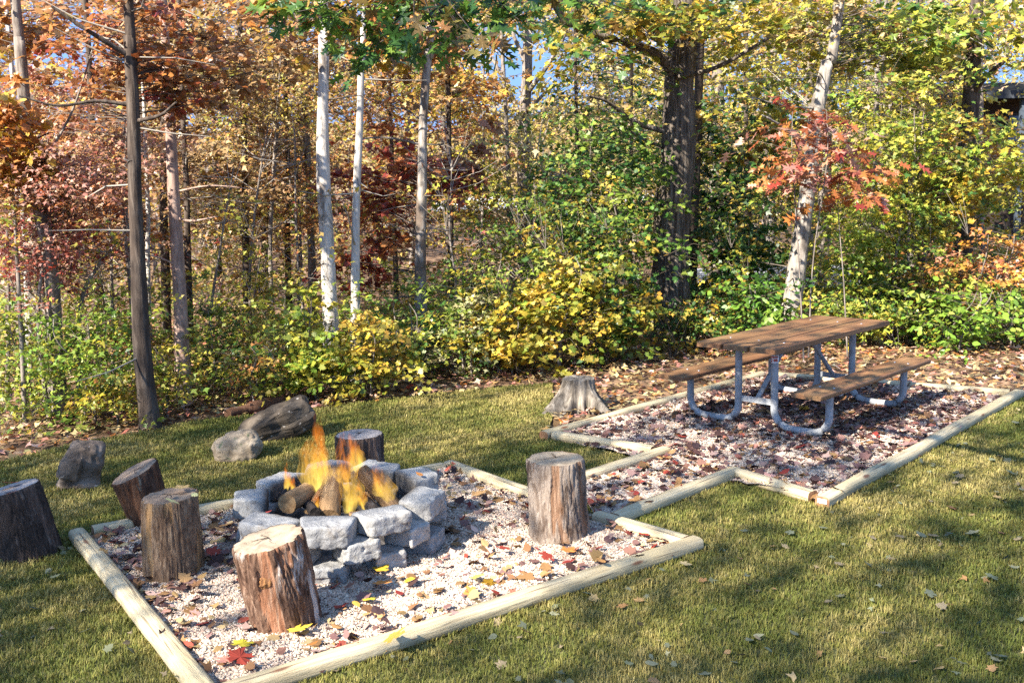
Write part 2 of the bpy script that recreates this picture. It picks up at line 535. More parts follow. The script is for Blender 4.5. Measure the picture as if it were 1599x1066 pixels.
def bed_sheet(poly, nu, nv, dz):
    a, b, c, d = [np.array(p)[:2] for p in poly]
    u, v = np.meshgrid(np.linspace(0, 1, nu + 1), np.linspace(0, 1, nv + 1))
    u, v = u.ravel()[:, None], v.ravel()[:, None]
    P = (a * (1 - u) + b * u) * (1 - v) + (d * (1 - u) + c * u) * v
    F = [(j * (nu + 1) + i, j * (nu + 1) + i + 1, (j + 1) * (nu + 1) + i + 1, (j + 1) * (nu + 1) + i) for j in range(nv) for i in range(nu)]
    return np.concatenate([P, gh(P)[:, None] + dz], 1), F
for nm, poly, dz in (('gravel_fire_bed', fire_bed, 0), ('gravel_table_bed', table_bed, 0), ('gravel_path', path_bed, .004)):
    mb = MB()
    mb.add(*bed_sheet(poly, 50, 50, dz), 0, None, True)
    tag(link(nm, mb.mesh(nm, M['gravel'])), kind='structure')
P = np.stack([g.uniform(-3, 5, 900000), g.uniform(3.3, 10.5, 900000)], 1)
ib = np.zeros(len(P), bool)
for b in beds: ib |= inpoly(P, b)
dist = np.hypot(P[:, 0], P[:, 1])
P = P[ib & (g.random(len(P)) < np.clip((4.6 / dist) ** 1.6, 0, 1))]
n = len(P)
dist = np.hypot(P[:, 0], P[:, 1])
sz = g.uniform(.0026, .0075, n) * np.where(g.random(n) < .1, 1.5, 1) * np.clip(dist / 5.5, 1, 1.6)
O6 = np.array([(1, 0, 0), (0, 1, 0), (-1, 0, 0), (0, -1, 0), (0, 0, 1), (0, 0, -1)], float)
OF = np.array([(0, 1, 4), (1, 2, 4), (2, 3, 4), (3, 0, 4), (1, 0, 5), (2, 1, 5), (3, 2, 5), (0, 3, 5)])
Q = O6[None] * g.uniform(.6, 1.5, (n, 6, 1)) + g.normal(size=(n, 6, 3)) * .25
an = g.random(n) * 6.28
ca, sa = np.cos(an)[:, None], np.sin(an)[:, None]
Q = np.stack([Q[..., 0] * ca - Q[..., 1] * sa, Q[..., 0] * sa + Q[..., 1] * ca, Q[..., 2] * .75], -1) * sz[:, None, None]
Q += np.concatenate([P, (gh(P) + sz * .5)[:, None]], 1)[:, None]
pc = np.array([(.6, .465, .345), (.55, .395, .3), (.46, .38, .31), (.64, .55, .43), (.48, .34, .25), (.32, .26, .21)])
col = pc[g.choice(6, n, p=[.3, .2, .15, .18, .1, .07])] * g.uniform(.8, 1.15, (n, 1))
mb = MB()
mb.add(Q.reshape(-1, 3), (OF[None] + (np.arange(n) * 6)[:, None, None]).reshape(-1, 3), 0, np.repeat(col, 6, 0))
tag(link('gravel', mb.mesh('gravel', M['pebble'])), kind='stuff')
print('pebbles', n)

# ================================================================== TIMBERS
def timber_mat():
    m, nt, b, o = newmat('pine_timber')
    v = coords(nt, (2.2, 30, 30))
    f = tex_noise(nt, v, 1.0, 8, .65, .6)
    c = ramp(nt, [(.25, (.24, .16, .08)), (.45, (.46, .36, .205)), (.7, (.6, .5, .32))], f)
    f2 = tex_noise(nt, coords(nt, (1.6, 5, 5)), 1.0, 4, .6)
    c = mix(nt, c, (.36, .29, .16), ramp(nt, [(.48, (0, 0, 0)), (.66, (.7, .7, .7))], f2))
    sp2 = tex_noise(nt, coords(nt, (1.3, 46, 46)), 1.0, 3, .5, .2)
    c = mix(nt, c, (.1, .065, .035), ramp(nt, [(.63, (0, 0, 0)), (.67, (.8, .8, .8))], sp2))
    vo = N(nt, 'ShaderNodeTexVoronoi')
    vo.inputs['Scale'].default_value = 1.0
    nt.links.new(coords(nt, (2.6, 9, 9)), vo.inputs['Vector'])
    c = mix(nt, c, (.2, .09, .04), ramp(nt, [(.1, (1, 1, 1)), (.17, (0, 0, 0))], vo.outputs['Distance']))
    nt.links.new(c, b.inputs['Base Color'])
    b.inputs['Roughness'].default_value = .75
    bump(nt, b, f, .9, .014)
    return m
M['timber'] = timber_mat()
M['timber_end'] = simple('timber_end', (30, 30, 30), [(.35, (.17, .08, .04)), (.6, (.3, .16, .08)), (.8, (.42, .27, .14))], 1.0)
def timber(a, b, label, seed, ext=(0, 0), wdt=.1, hgt=.078):
    a, b = Vector((a.x, a.y, 0)), Vector((b.x, b.y, 0))
    d = (b - a).normalized()
    a, b = a - d * ext[0], b + d * ext[1]
    L = (b - a).length
    o = empty('landscape_timber', (a + b) / 2, label, 'landscape timber', 'round-edged pine timbers edging the gravel beds', (0, 0, math.atan2(d.y, d.x)))
    prof = []
    for k in range(20):
        an = 2 * math.pi * k / 20
        x, y = math.cos(an), math.sin(an)
        r = (abs(x) ** 3.0 + abs(y) ** 4.5) ** (-1 / 3.7)
        prof.append((x * r * wdt / 2, y * r * hgt / 2))
    ns = max(6, int(L / .07))
    V = []
    for i in range(ns + 1):
        x = -L / 2 + L * i / ns
        sh = .97 if i in (0, ns) else 1
        wob = .012 * mnoise.noise(Vector((x * 1.1, seed * 7.3, 0)))
        bow = .004 * mnoise.noise(Vector((x * 1.7, seed * 3.1, 5)))
        for (y, z) in prof:
            k = 1 + .05 * mnoise.noise(Vector((x * 4, y * 25 + seed, z * 25)))
            V.append((x, y * k * sh + wob, .035 + z * k * sh + bow))
    F = [(i * 20 + j, (i + 1) * 20 + j, (i + 1) * 20 + (j + 1) % 20, i * 20 + (j + 1) % 20) for i in range(ns) for j in range(20)]
    F = [f[::-1] for f in F]
    mb = MB(); mb.add(V, F, 0, None, True)
    link('log_side', mb.mesh('log_side', M['timber']), o)
    for i, s in ((0, 1), (ns, -1)):
        cen = (V[i * 20][0], 0, .035)
        ring = [V[i * 20 + j] for j in range(20)]
        mb = MB()
        mb.add([cen] + ring, [(0, 1 + j, 1 + (j + 1) % 20)[::s] for j in range(20)], 0)
        link('end_cut', mb.mesh('end_cut', M['timber_end']), o)
    return o
timber(cL, cF, 'pale pine timber along the side of the fire pit bed from the tilted stool forward', 1, (.03, .35))
timber(cF, cR, 'long sunlit pine timber along the front of the fire pit bed, next to the lawn', 2, (-.06, .05))
timber(cR, r5, 'short pine timber meeting the front timber at the bed corner beside the right log stool', 3, (-.047, .03))
timber(r6, cB, 'greenish timber behind the right log stool, running back from the path', 4, (0, .05))
timber(gp(610, 735, BT), cB, 'timber end showing behind the fire ring on its right side', 5, (.35, -.07))
timber(cL, gp(372, 774, BT), 'timber behind the two left log stools, ending at the fire ring', 6, (-.08, .1))
timber(q2, q1, 'short timber edging the far side of the gravel path', 7, (.1, .04))
timber(cA, q1, 'timber in front of the old grey stump, leading to the path', 8, (-.06, -.08))
timber(cA, cE, 'timber beside the old grey stump, running back behind the picnic table', 9, (.06, 0))
timber(cE, cD, 'leaf-strewn timber along the far side of the picnic table bed', 10, (-.07, -.07))
tC = timber(cC, cD, 'long pine timber between the picnic table bed and the lawn on its right', 11, (.05, .05))
timber(q4, cC, 'pine timber from the path to the corner with the white tag', 12, (-.04, -.1))
timber(q3, q4, 'pine timber edging the near side of the gravel path by the lawn', 13, (.03, .03))
M['white_tag'] = simple('white_tag', 40, [(.4, (.7, .7, .7)), (.6, (.8, .8, .8))], 1.0, bmp=0)
M['tag_ink'] = simple('tag_ink', 40, [(.4, (.2, .2, .22)), (.6, (.25, .25, .28))], 1.0, bmp=0)
# white stapled tag on the end of the corner timber
_x0 = -((Vector((cD.x, cD.y, 0)) - Vector((cC.x, cC.y, 0))).length + .1) / 2 - .003
mb = MB()
def boxm(mb, x0, x1, y0, y1, z0, z1, mat=0):
    V = [(x, y, z) for x in (x0, x1) for y in (y0, y1) for z in (z0, z1)]
    mb.add(V, [(0, 1, 3, 2), (4, 6, 7, 5), (0, 4, 5, 1), (2, 3, 7, 6), (0, 2, 6, 4), (1, 5, 7, 3)], mat)
boxm(mb, _x0 - .002, _x0, -.03, .03, .03, .058)
boxm(mb, _x0 - .003, _x0 - .0022, -.024, .01, .047, .052, 1)
boxm(mb, _x0 - .003, _x0 - .0022, -.024, .02, .037, .041, 1)
link('paper_tag', mb.mesh('paper_tag', [M['white_tag'], M['tag_ink']]), tC)

# ================================================================== STUMPS
def cutface_mat(name, c0, c1, c2):
    m, nt, b, o = newmat(name)
    v = coords(nt, 1.0)
    ln = N(nt, 'ShaderNodeVectorMath', operation='LENGTH')
    mp = N(nt, 'ShaderNodeMapping')
    mp.inputs['Scale'].default_value = (1, 1, 0)
    nt.links.new(v, mp.inputs[0])
    nt.links.new(mp.outputs[0], ln.inputs[0])
    nz = tex_noise(nt, v, 9, 5, .6)
    ad = N(nt, 'ShaderNodeMath', operation='MULTIPLY_ADD')
    nt.links.new(nz, ad.inputs[0])
    ad.inputs[1].default_value = .05
    nt.links.new(ln.outputs['Value'], ad.inputs[2])
    sn = N(nt, 'ShaderNodeMath', operation='SINE')
    ml = N(nt, 'ShaderNodeMath', operation='MULTIPLY')
    nt.links.new(ad.outputs[0], ml.inputs[0])
    ml.inputs[1].default_value = 520
    nt.links.new(ml.outputs[0], sn.inputs[0])
    big = tex_noise(nt, v, 14, 6, .65)
    c = ramp(nt, [(.3, c0), (.5, c1), (.72, c2)], big)
    c = mix(nt, c, c0, ramp(nt, [(.45, (0, 0, 0)), (1, (.35, .35, .35))], sn.outputs[0]))
    nt.links.new(c, b.inputs['Base Color'])
    b.inputs['Roughness'].default_value = .9
    bump(nt, b, big, .4, .006)
    return m
M['cut_pale'] = cutface_mat('cut_pale', (.17, .12, .075), (.29, .225, .15), (.38, .31, .22))
M['cut_brown'] = cutface_mat('cut_brown', (.13, .08, .05), (.24, .16, .1), (.33, .24, .16))
M['cut_grey'] = cutface_mat('cut_grey', (.16, .13, .12), (.28, .24, .21), (.38, .33, .3))
M['crack'] = simple('crack', 20, [(.3, (.02, .013, .009)), (.7, (.05, .03, .02))], 1.0)
M['knot'] = simple('knot', (30, 30, 12), [(.3, (.06, .025, .012)), (.5, (.22, .1, .04)), (.68, (.4, .2, .07))], 1.0, dist=1.5, bmp=.9, bdist=.02)
st_scale = (16, 16, 2.6)
def stump_bark(name, cols, wood, patch):
    """outer bark, with bare wood where the mesh says the bark has come away"""
    m, nt, b, o = newmat(name)
    f = tex_noise(nt, coords(nt, (28, 28, 8)), 1.0, 10, .72, .7)
    c = ramp(nt, cols, f)
    f2 = tex_noise(nt, coords(nt, patch[0]), 1.0, 5, .6, .3)
    c = mix(nt, c, patch[3], ramp(nt, [(patch[1], (0, 0, 0)), (patch[1] + patch[2], (.85, .85, .85))], f2))
    fw = tex_noise(nt, coords(nt, (44, 44, 4.5)), 1.0, 7, .6, .3)
    w = ramp(nt, wood, fw)
    at = N(nt, 'ShaderNodeAttribute', attribute_name='tint')
    sc = N(nt, 'ShaderNodeSeparateColor')
    nt.links.new(at.outputs['Color'], sc.inputs[0])
    c = mix(nt, c, w, sc.outputs[0])
    nt.links.new(c, b.inputs['Base Color'])
    b.inputs['Roughness'].default_value = .95
    b.inputs['Specular IOR Level'].default_value = .15
    bump(nt, b, f, 1.0, .022)
    return m
M['stump_front'] = stump_bark('stump_front', [(.3, (.035, .019, .013)), (.45, (.1, .054, .035)), (.57, (.19, .112, .073)), (.7, (.36, .27, .2))], [(.3, (.13, .05, .026)), (.5, (.28, .13, .07)), (.7, (.42, .27, .18))], ((9, 9, 1.6), .58, .06, (.58, .52, .46)))
M['stump_tan'] = stump_bark('stump_tan', [(.3, (.055, .035, .024)), (.46, (.17, .105, .065)), (.58, (.28, .19, .12)), (.72, (.4, .31, .22))], [(.3, (.2, .1, .04)), (.5, (.38, .22, .1)), (.7, (.48, .32, .18))], ((8, 8, 2), .6, .06, (.09, .055, .038)))
M['stump_pale'] = stump_bark('stump_pale', [(.28, (.06, .04, .028)), (.44, (.19, .14, .105)), (.6, (.33, .265, .21)), (.74, (.46, .4, .335))], [(.3, (.12, .06, .03)), (.5, (.24, .135, .08)), (.7, (.36, .24, .16))], ((6, 6, 3.4), .55, .07, (.07, .042, .028)))
M['stump_dark'] = stump_bark('stump_dark', [(.3, (.02, .014, .011)), (.5, (.06, .042, .033)), (.66, (.11, .08, .065)), (.8, (.2, .155, .135))], [(.3, (.05, .03, .022)), (.5, (.12, .08, .06)), (.7, (.2, .14, .11))], ((10, 10, 2), .62, .06, (.28, .22, .18)))
M['stump_mossy'] = stump_bark('stump_mossy', [(.3, (.025, .016, .012)), (.5, (.09, .048, .03)), (.68, (.17, .095, .06))], [(.3, (.08, .03, .015)), (.5, (.16, .075, .04)), (.7, (.22, .12, .07))], ((9, 9, 6), .6, .05, (.2, .2, .16)))
def stump(base, height, rb, rt, lean, label, bmat, cmat, seed, slant=(0, 0), rough=1.0, knot=None, flare=.0, leavesome=False):
    """standing cut log; lean and slant are (towards +x, towards +y) in slope"""
    o = empty('log_stool', base, label, 'log stool', 'cut logs set up as stools round the fire pit')
    ns, nz = 240, 64
    MK = []
    V = []
    mark = [0]
    def rad(an, t, z):
        r = rb + (rt - rb) * t + flare * rb * (1 - t) ** 5
        dx, dy = math.cos(an), math.sin(an)
        q = Vector((dx * 1.6 + seed * 9.1, dy * 1.6, z * .7))
        r *= 1 + .05 * mnoise.noise(q)
        f = mnoise.fractal(Vector((dx * 7.5 + seed, dy * 7.5, z * 2.2 + seed)), 1.0, 2.2, 4)
        wq = .35 * mnoise.noise(Vector((dx * 2 + seed, dy * 2, z * 3.5)))
        rg = abs(mnoise.noise(Vector(((dx + wq) * 7 + seed * 3, (dy + wq) * 7, z * 2.6)))) * 2
        rg2 = abs(mnoise.noise(Vector(((dx + wq) * 13 + seed, (dy - wq) * 13, z * 6)))) * 2
        pk = mnoise.fractal(Vector((dx * 2.6 + seed * 5, dy * 2.6, z * 2.3 + seed)), 1.0, 2.0, 3)
        pk = min(1, max(0, (pk - .12) / .1))
        mark[0] = pk
        return r * (1 + rough * (.03 * f + (.07 * min(rg, .55) + .035 * min(rg2, .5)) * (1 - .75 * pk) - .035 * pk))
    for i in range(nz + 1):
        t = i / nz
        for j in range(ns):
            an = 2 * math.pi * j / ns
            zz = height * t
            r = rad(an, t, zz)
            MK.append((mark[0], 0, 0))
            if i >= nz - 1: r *= .985 - .02 * (i - nz + 1)
            x, y = r * math.cos(an), r * math.sin(an)
            z = -.05 + (height + .05 + x * slant[0] + y * slant[1]) * t
            V.append((x + lean[0] * z, y + lean[1] * z, z))
    F = [(i * ns + j, i * ns + (j + 1) % ns, (i + 1) * ns + (j + 1) % ns, (i + 1) * ns + j) for i in range(nz) for j in range(ns)]
    mb = MB(); mb.add(V, F, 0, MK, True)
    link('bark', mb.mesh('bark', bmat), o)
    top = V[nz * ns:]
    cen = Vector((lean[0] * height, lean[1] * height, height))
    CV = [(0, 0, 0)]
    for k in range(1, 15):
        kk = k / 14
        for j in range(ns):
            p = (Vector(top[j]) - cen) * kk
            p.z += (.004 * mnoise.noise(Vector((p.x * 18 + seed, p.y * 18, 0)))) * (1 if k < 14 else 0) - .002 * (k == 14) + (.003 if k < 13 else 0)
            CV.append(tuple(p))
    CF = [(0, 1 + j, 1 + (j + 1) % ns) for j in range(ns)]
    mb = MB()
    mb.add(CV, CF, 0, None, True)
    mb.f.append(np.array([(1 + (k - 1) * ns + j, 1 + k * ns + j, 1 + k * ns + (j + 1) % ns, 1 + (k - 1) * ns + (j + 1) % ns) for k in range(1, 14) for j in range(ns)], np.int32))
    nq = len(mb.f[-1])
    mb.m.append(np.zeros(nq, np.int32)); mb.sm.append(np.ones(nq, bool))
    cf = link('cut_face', mb.mesh('cut_face', cmat), o, cen)
    # drying cracks
    rr = random.Random(seed)
    mb = MB()
    for k in range(5):
        an = rr.random() * 6.28
        pts = []
        for q in range(7):
            u = (.0 if k else .05) + q / 6 * rr.uniform(.35, .8)
            a2 = an + .12 * math.sin(q * 1.7 + k)
            x, y = rt * u * math.cos(a2), rt * u * math.sin(a2)
            pts.append((x, y, x * slant[0] + y * slant[1] + .0065))
        for q in range(6):
            w = .0022 * (1 - q / 6) + .0004
            p0, p1 = Vector(pts[q]), Vector(pts[q + 1])
            sd = Vector((-(p1 - p0).y, (p1 - p0).x, 0)).normalized()
            mb.add([p0 - sd * w, p0 + sd * w, p1 + sd * w * .8, p1 - sd * w * .8], [(0, 1, 2, 3)])
    link('crack', mb.mesh('crack', M['crack']), cf)
    if knot:
        an, z, kr = knot
        r = rad(an, z / height, z)
        c0 = Vector((r * math.cos(an) + lean[0] * z, r * math.sin(an) + lean[1] * z, z))
        ax = Vector((math.cos(an), math.sin(an), .1)).normalized()
        a = Vector((-math.sin(an), math.cos(an), 0)); b = ax.cross(a)
        V = [c0 + ax * .006]
        for k in range(1, 8):
            u = k / 7
            for j in range(28):
                q = j * 2 * math.pi / 28
                h = .009 * math.sin(min(1, u * 1.3 + .1) * math.pi) + .004 * math.sin(u * 17) - .04 * max(0, u - .7)
                rr2 = kr * u * (1 + .18 * mnoise.noise(Vector((math.cos(q) * 1.5 + seed, math.sin(q) * 1.5, u))))
                V.append(c0 + ax * (h + .004 * mnoise.noise(Vector((q * 3, u * 5, seed)))) + a * rr2 * math.cos(q) * 1.25 + b * rr2 * math.sin(q))
        mb = MB()
        mb.add([tuple(v) for v in V], [(0, 1 + j, 1 + (j + 1) % 28) for j in range(28)], 0, None, True)
        mb.f.append(np.array([(1 + k * 28 + j, 1 + (k + 1) * 28 + j, 1 + (k + 1) * 28 + (j + 1) % 28, 1 + k * 28 + (j + 1) % 28) for k in range(6) for j in range(28)], np.int32))
        mb.m.append(np.zeros(168, np.int32)); mb.sm.append(np.ones(168, bool))
        link('knot', mb.mesh('knot', M['knot']), o)
    return o
def stump_at(pxb, pyb, rb, z=.02):
    b = gp(pxb, pyb, z)
    d = Vector((b.x, b.y, 0)).normalized()
    return Vector((b.x, b.y, z)) + d * rb
b1 = stump_at(450, 990, .155); b2 = stump_at(273, 906, .15); b3 = stump_at(240, 830, .12, 0)
b4 = stump_at(50, 876, .16, 0); b5 = stump_at(874, 851, .165); b6 = gp(561, 682, .43); b6.z = .02
stump(b1, .42, .155, .165, (-.15, -.03), 'log stool with a knot and red-brown peeling bark standing at the front of the gravel', M['stump_front'], M['cut_pale'], 1.3, (.16, .06), 1.25, (-1.75, .265, .04))
stump(b2, .43, .155, .145, (.02, 0), 'brown log stool with pale dead leaves lying on its top', M['stump_tan'], M['cut_brown'], 2.7, (.05, .02), 1.15)
stump(b3, .36, .11, .145, (-.25, .0), 'tilted log stool with a slanting cut top behind the brown one', M['stump_mossy'], M['cut_brown'], 3.1, (.36, .16), 1.0)
stump(b4, .40, .17, .145, (-.17, 0), 'dark log stool standing on the lawn outside the gravel bed', M['stump_dark'], M['cut_grey'], 4.6, (.2, .02), 1.1)
stump(b5, .47, .165, .165, (-.03, 0), 'pale barked log stool standing alone beside the gravel path', M['stump_pale'], M['cut_pale'], 5.2, (.0, .0), .9, None, .12)
stump(b6, .43, .155, .155, (0, 0), 'dark log stool standing behind the fire ring and flames', M['stump_dark'], M['cut_grey'], 6.4, (.0, .0), .9)

# ================================================================== FIRE RING
M['stone'] = bark('ring_stone', [(.25, (.2, .195, .188)), (.5, (.36, .352, .34)), (.75, (.5, .49, .47))], (9, 9, 9), ((26, 26, 26), .6, .1, (.2, .19, .18)), .9, .03)
def stone_vary(m):
    nt = m.node_tree
    b = nt.nodes['Principled BSDF']
    src = b.inputs['Base Color'].links[0].from_socket
    oi = N(nt, 'ShaderNodeObjectInfo')
    c = ramp(nt, [(0, (.7, .7, .71)), (.5, (.92, .9, .86)), (1, (1.0, .97, .92))], oi.outputs['Random'])
    c = mix(nt, src, c, 1.0, 'MULTIPLY')
    tc = N(nt, 'ShaderNodeTexCoord')
    sx = N(nt, 'ShaderNodeSeparateXYZ')
    nt.links.new(tc.outputs['Object'], sx.inputs[0])
    ad = N(nt, 'ShaderNodeMath', operation='MULTIPLY_ADD')
    nt.links.new(tex_noise(nt, coords(nt, 16), 1.0, 5, .6), ad.inputs[0])
    ad.inputs[1].default_value = .07
    nt.links.new(sx.outputs['Y'], ad.inputs[2])
    c = mix(nt, c, (.045, .04, .037), ramp(nt, [(.075, (0, 0, 0)), (.125, (.85, .85, .85))], ad.outputs[0]))
    d = tex_noise(nt, coords(nt, 7), 1.0, 6, .65)
    c = mix(nt, c, (.2, .155, .11), ramp(nt, [(.54, (0, 0, 0)), (.72, (.6, .6, .6))], d))
    nt.links.new(c, b.inputs['Base Color'])
stone_vary(M['stone'])
M['stone_soot'] = bark('ring_stone_soot', [(.25, (.1, .09, .085)), (.5, (.2, .185, .17)), (.75, (.3, .285, .27))], (9, 9, 9), ((20, 20, 20), .58, .1, (.07, .065, .06)), .5, .012)
def rock_mesh(name, half, seed, mat, n=12, pw=7, nz=.05, frac=2.4, wedge=0.0, top=0.0, chip=.0, grit=0.0, smooth=True):
    V, F, key = [], [], {}
    def vid(p):
        k = tuple(round(c * 1000) for c in p)
        if k not in key:
            key[k] = len(V)
            q = Vector(p)
            r = (abs(q.x) ** pw + abs(q.y) ** pw + abs(q.z) ** pw) ** (1 / pw)
            q = q / r
            w = Vector((q.x * half[0] * (1 + wedge * q.y), q.y * half[1], q.z * half[2]))
            d = mnoise.fractal(w * (frac / max(half)) + Vector((seed * 11.3, seed * 3.7, seed)), 1.0, 2.1, 5)
            e = mnoise.noise(w * (1.1 / max(half)) + Vector((seed, seed * 5, 2)))
            dirn = q.normalized()
            k2 = nz * (.55 * d + .8 * e) * min(half) * 2
            if grit: k2 += grit * mnoise.fractal(w * 22 + Vector((seed, 1, 2)), 1.0, 2.0, 4) * (1.0 if q.y < -.6 else .35)
            if chip:
                c = mnoise.cell(w * (1.5 / max(half)) + Vector((seed, 0, 0)))
                k2 -= chip * min(half) * max(0, -q.y) * c
            w = w + Vector((dirn.x * k2, dirn.y * k2, dirn.z * k2))
            w.z += top * q.x * half[2] * (q.z > 0)
            V.append(tuple(w))
        return key[k]
    for ax in range(3):
        for sg in (-1, 1):
            for i in range(n):
                for j in range(n):
                    qs = []
                    for a, b in ((i, j), (i + 1, j), (i + 1, j + 1), (i, j + 1)):
                        p = [0, 0, 0]
                        p[ax] = sg
                        p[(ax + 1) % 3] = 2 * a / n - 1
                        p[(ax + 2) % 3] = 2 * b / n - 1
                        qs.append(vid(p))
                    F.append(qs if sg > 0 else qs[::-1])
    mb = MB(); mb.add(V, F, 0, None, smooth)
    return mb.mesh(name, mat)
ring_c = gp(528, 762, .33); ring_c.z = 0
tops = [((418, 812), 'pale wedge-shaped top stone of the fire ring behind the knotty log stool', 1.12),
        ((510, 815), 'top stone of the fire ring at the front, beside the knotty log stool', 1.05),
        ((599, 798), 'big top stone at the front of the fire ring, below the flames', 1.08),
        ((660, 772), 'top stone on the right side of the fire ring with a broken edge', .95),
        ((652, 738), 'top stone of the fire ring carrying a small red leaf', 1.0),
        ((590, 727), 'back top stone of the fire ring in front of the dark log stool', 1.05),
        ((512, 724), 'back top stone of the fire ring seen through the tall flame', 1.05),
        ((437, 745), 'top stone at the back left of the fire ring', 1.1),
        ((391, 772), 'blue-grey top stone at the left end of the fire ring', 1.0)]
sp = []
for (p, lb, k) in tops:
    q = gp(*p, .335); sp.append((q, lb, k))
def stone(pos, ang, half, label, seed, course, tilt=(0, 0), grp='grey concrete stones stacked as a fire ring', mat=None):
    o = link('fire_ring_stone', rock_mesh('fire_ring_stone', half, seed, mat or M['stone'], 22, 10, .035, 2.2, .14, 0, .1, .007))
    o.location = pos
    o.rotation_euler = (tilt[0], tilt[1], ang)
    return tag(o, label, 'stone', grp)
rs = random.Random(5)
for i, (q, lb, k) in enumerate(sp):
    d = (Vector((q.x, q.y, 0)) - ring_c)
    ang = math.atan2(d.y, d.x) + math.pi / 2          # local -y looks outward
    h = .058 * rs.uniform(.95, 1.1)
    stone((q.x, q.y, .28), ang, (.132 * k, .095, h), lb, i + 1.37, 2, (rs.uniform(-.06, .06), rs.uniform(-.05, .05)))
low_lab = ['stone in the second course of the fire ring behind the knotty log stool', 'second course stone at the front of the fire ring, jutting between two top stones',
           'pointed stone in the second course of the fire ring below the big front top stone', 'stone in the second course on the right side of the fire ring', 'second course stone of the fire ring at its back right',
           'second course stone at the back of the fire ring under the dark log stool', 'second course stone at the back of the fire ring behind the fire', 'second course stone at the back left of the fire ring', 'second course stone at the left end of the fire ring']
bot_lab = ['bottom stone of the fire ring on the gravel behind the knotty log stool', 'bottom stone of the fire ring just right of the knotty log stool', 'sunlit bottom stone of the fire ring on the gravel at its front',
           'bottom stone of the fire ring at its right edge', 'bottom stone of the fire ring at its back right', 'bottom stone of the fire ring in front of the dark log stool', 'bottom stone at the back of the fire ring, behind the fire', 'bottom stone at the back left of the fire ring', 'bottom stone at the left end of the fire ring']
ns = len(sp)
for i in range(ns):
    for crs in (0, 1):
        a, b = sp[i][0], sp[(i + 1) % ns][0]
        q = (a + b) / 2 if crs == 1 else a.copy()
        d = Vector((q.x, q.y, 0)) - ring_c
        rr = (sp[i][0] - Vector((ring_c.x, ring_c.y, sp[i][0].z))).length
        d = d.normalized() * (rr * (.99 if crs else 1.0))
        ang = math.atan2(d.y, d.x) + math.pi / 2 + rs.uniform(-.12, .12)
        stone(ring_c + d + Vector((0, 0, .172 if crs else .066)), ang, (.112 * rs.uniform(.9, 1.05), .092, .054), (low_lab if crs else bot_lab)[i], i * 2.1 + 40 + crs * 17, crs, (rs.uniform(-.03, .03), rs.uniform(-.03, .03)))

# ash and logs in the ring
M['ash'] = simple('ash', 18, [(.3, (.02, .018, .016)), (.55, (.08, .07, .065)), (.75, (.2, .18, .17))], 1.0, 8, .95, .8, .02)
mb = MB()
V = [(ring_c.x, ring_c.y, .09)]
for k in range(1, 9):
    for j in range(36):
        a = j * math.pi / 18
        r = .46 * k / 8
        V.append((ring_c.x + r * math.cos(a), ring_c.y + r * math.sin(a), .035 + .055 * (1 - (k / 8) ** 2) + .02 * mnoise.noise(Vector((r * 12 * math.cos(a), r * 12 * math.sin(a), 1)))))
mb.add(V, [(0, 1 + j, 1 + (j + 1) % 36) for j in range(36)], 0, None, True)
mb.f.append(np.array([(1 + k * 36 + j, 1 + (k + 1) * 36 + j, 1 + (k + 1) * 36 + (j + 1) % 36, 1 + k * 36 + (j + 1) % 36) for k in range(7) for j in range(36)], np.int32))
mb.m.append(np.zeros(252, np.int32)); mb.sm.append(np.ones(252, bool))
tag(link('ash_bed', mb.mesh('ash_bed', M['ash'])), kind='stuff')
M['log_bark'] = bark('firewood_bark', [(.3, (.05, .03, .018)), (.5, (.14, .085, .045)), (.7, (.25, .16, .09))], (24, 24, 5), None, .8, .015)
M['log_split'] = simple('firewood_split', (30, 30, 4), [(.3, (.13, .07, .03)), (.5, (.27, .16, .075)), (.7, (.4, .26, .13))], 1.0, 6, .9, .5, .01)
M['log_char'] = simple('firewood_char', (20, 20, 6), [(.35, (.012, .01, .009)), (.6, (.04, .03, .025)), (.8, (.16, .15, .14))], 1.0, 6, .95, .9, .02)
def firewood(a, b, r, label, side, seed, split=False):
    a, b = Vector(a), Vector(b)
    L = (b - a).length
    o = empty('firewood_log', a, label, 'firewood', 'firewood burning inside the fire ring')
    o.rotation_euler = (b - a).to_track_quat('Z', 'Y').to_euler()
    V = []
    nr, nh = 24, 14
    for i in range(nh + 1):
        for j in range(nr):
            an = j * 2 * math.pi / nr
            x, y = math.cos(an), math.sin(an)
            rr = r * (1 + .1 * mnoise.fractal(Vector((x * 2 + seed, y * 2, i * .35)), 1, 2, 3))
            p = [x * rr, y * rr, L * i / nh]
            if split: p[1] = min(p[1], r * .18 + .008 * mnoise.noise(Vector((x * 4, i * .8, seed))))
            V.append(tuple(p))
    mb = MB()
    mb.add(V, [(i * nr + j, i * nr + (j + 1) % nr, (i + 1) * nr + (j + 1) % nr, (i + 1) * nr + j) for i in range(nh) for j in range(nr)], 0, None, True)
    link('log_side', mb.mesh('log_side', side), o)
    for i, sg in ((0, -1), (nh, 1)):
        cen = sum((Vector(V[i * nr + j]) for j in range(nr)), Vector()) / nr
        mb = MB(); mb.add([tuple(cen)] + V[i * nr:(i + 1) * nr], [(0, 1 + j, 1 + (j + 1) % nr)[::sg] for j in range(nr)], 0)
        link('end_cut', mb.mesh('end_cut', M['log_split'] if side != M['log_char'] else M['log_char']), o)
def fp(px, py, dy=0.0):
    """point over the ring centre's depth"""
    return gy(px, py, ring_c.y + dy)
firewood(fp(512, 792, -.2) - Vector((0, 0, .06)), fp(521, 742, .12), .062, 'stout log leaning upright in the middle of the fire', M['log_split'], 1)
firewood(fp(448, 786, -.22), fp(480, 768, .0), .058, 'short log lying at the left of the fire, cut end outward', M['log_split'], 2)
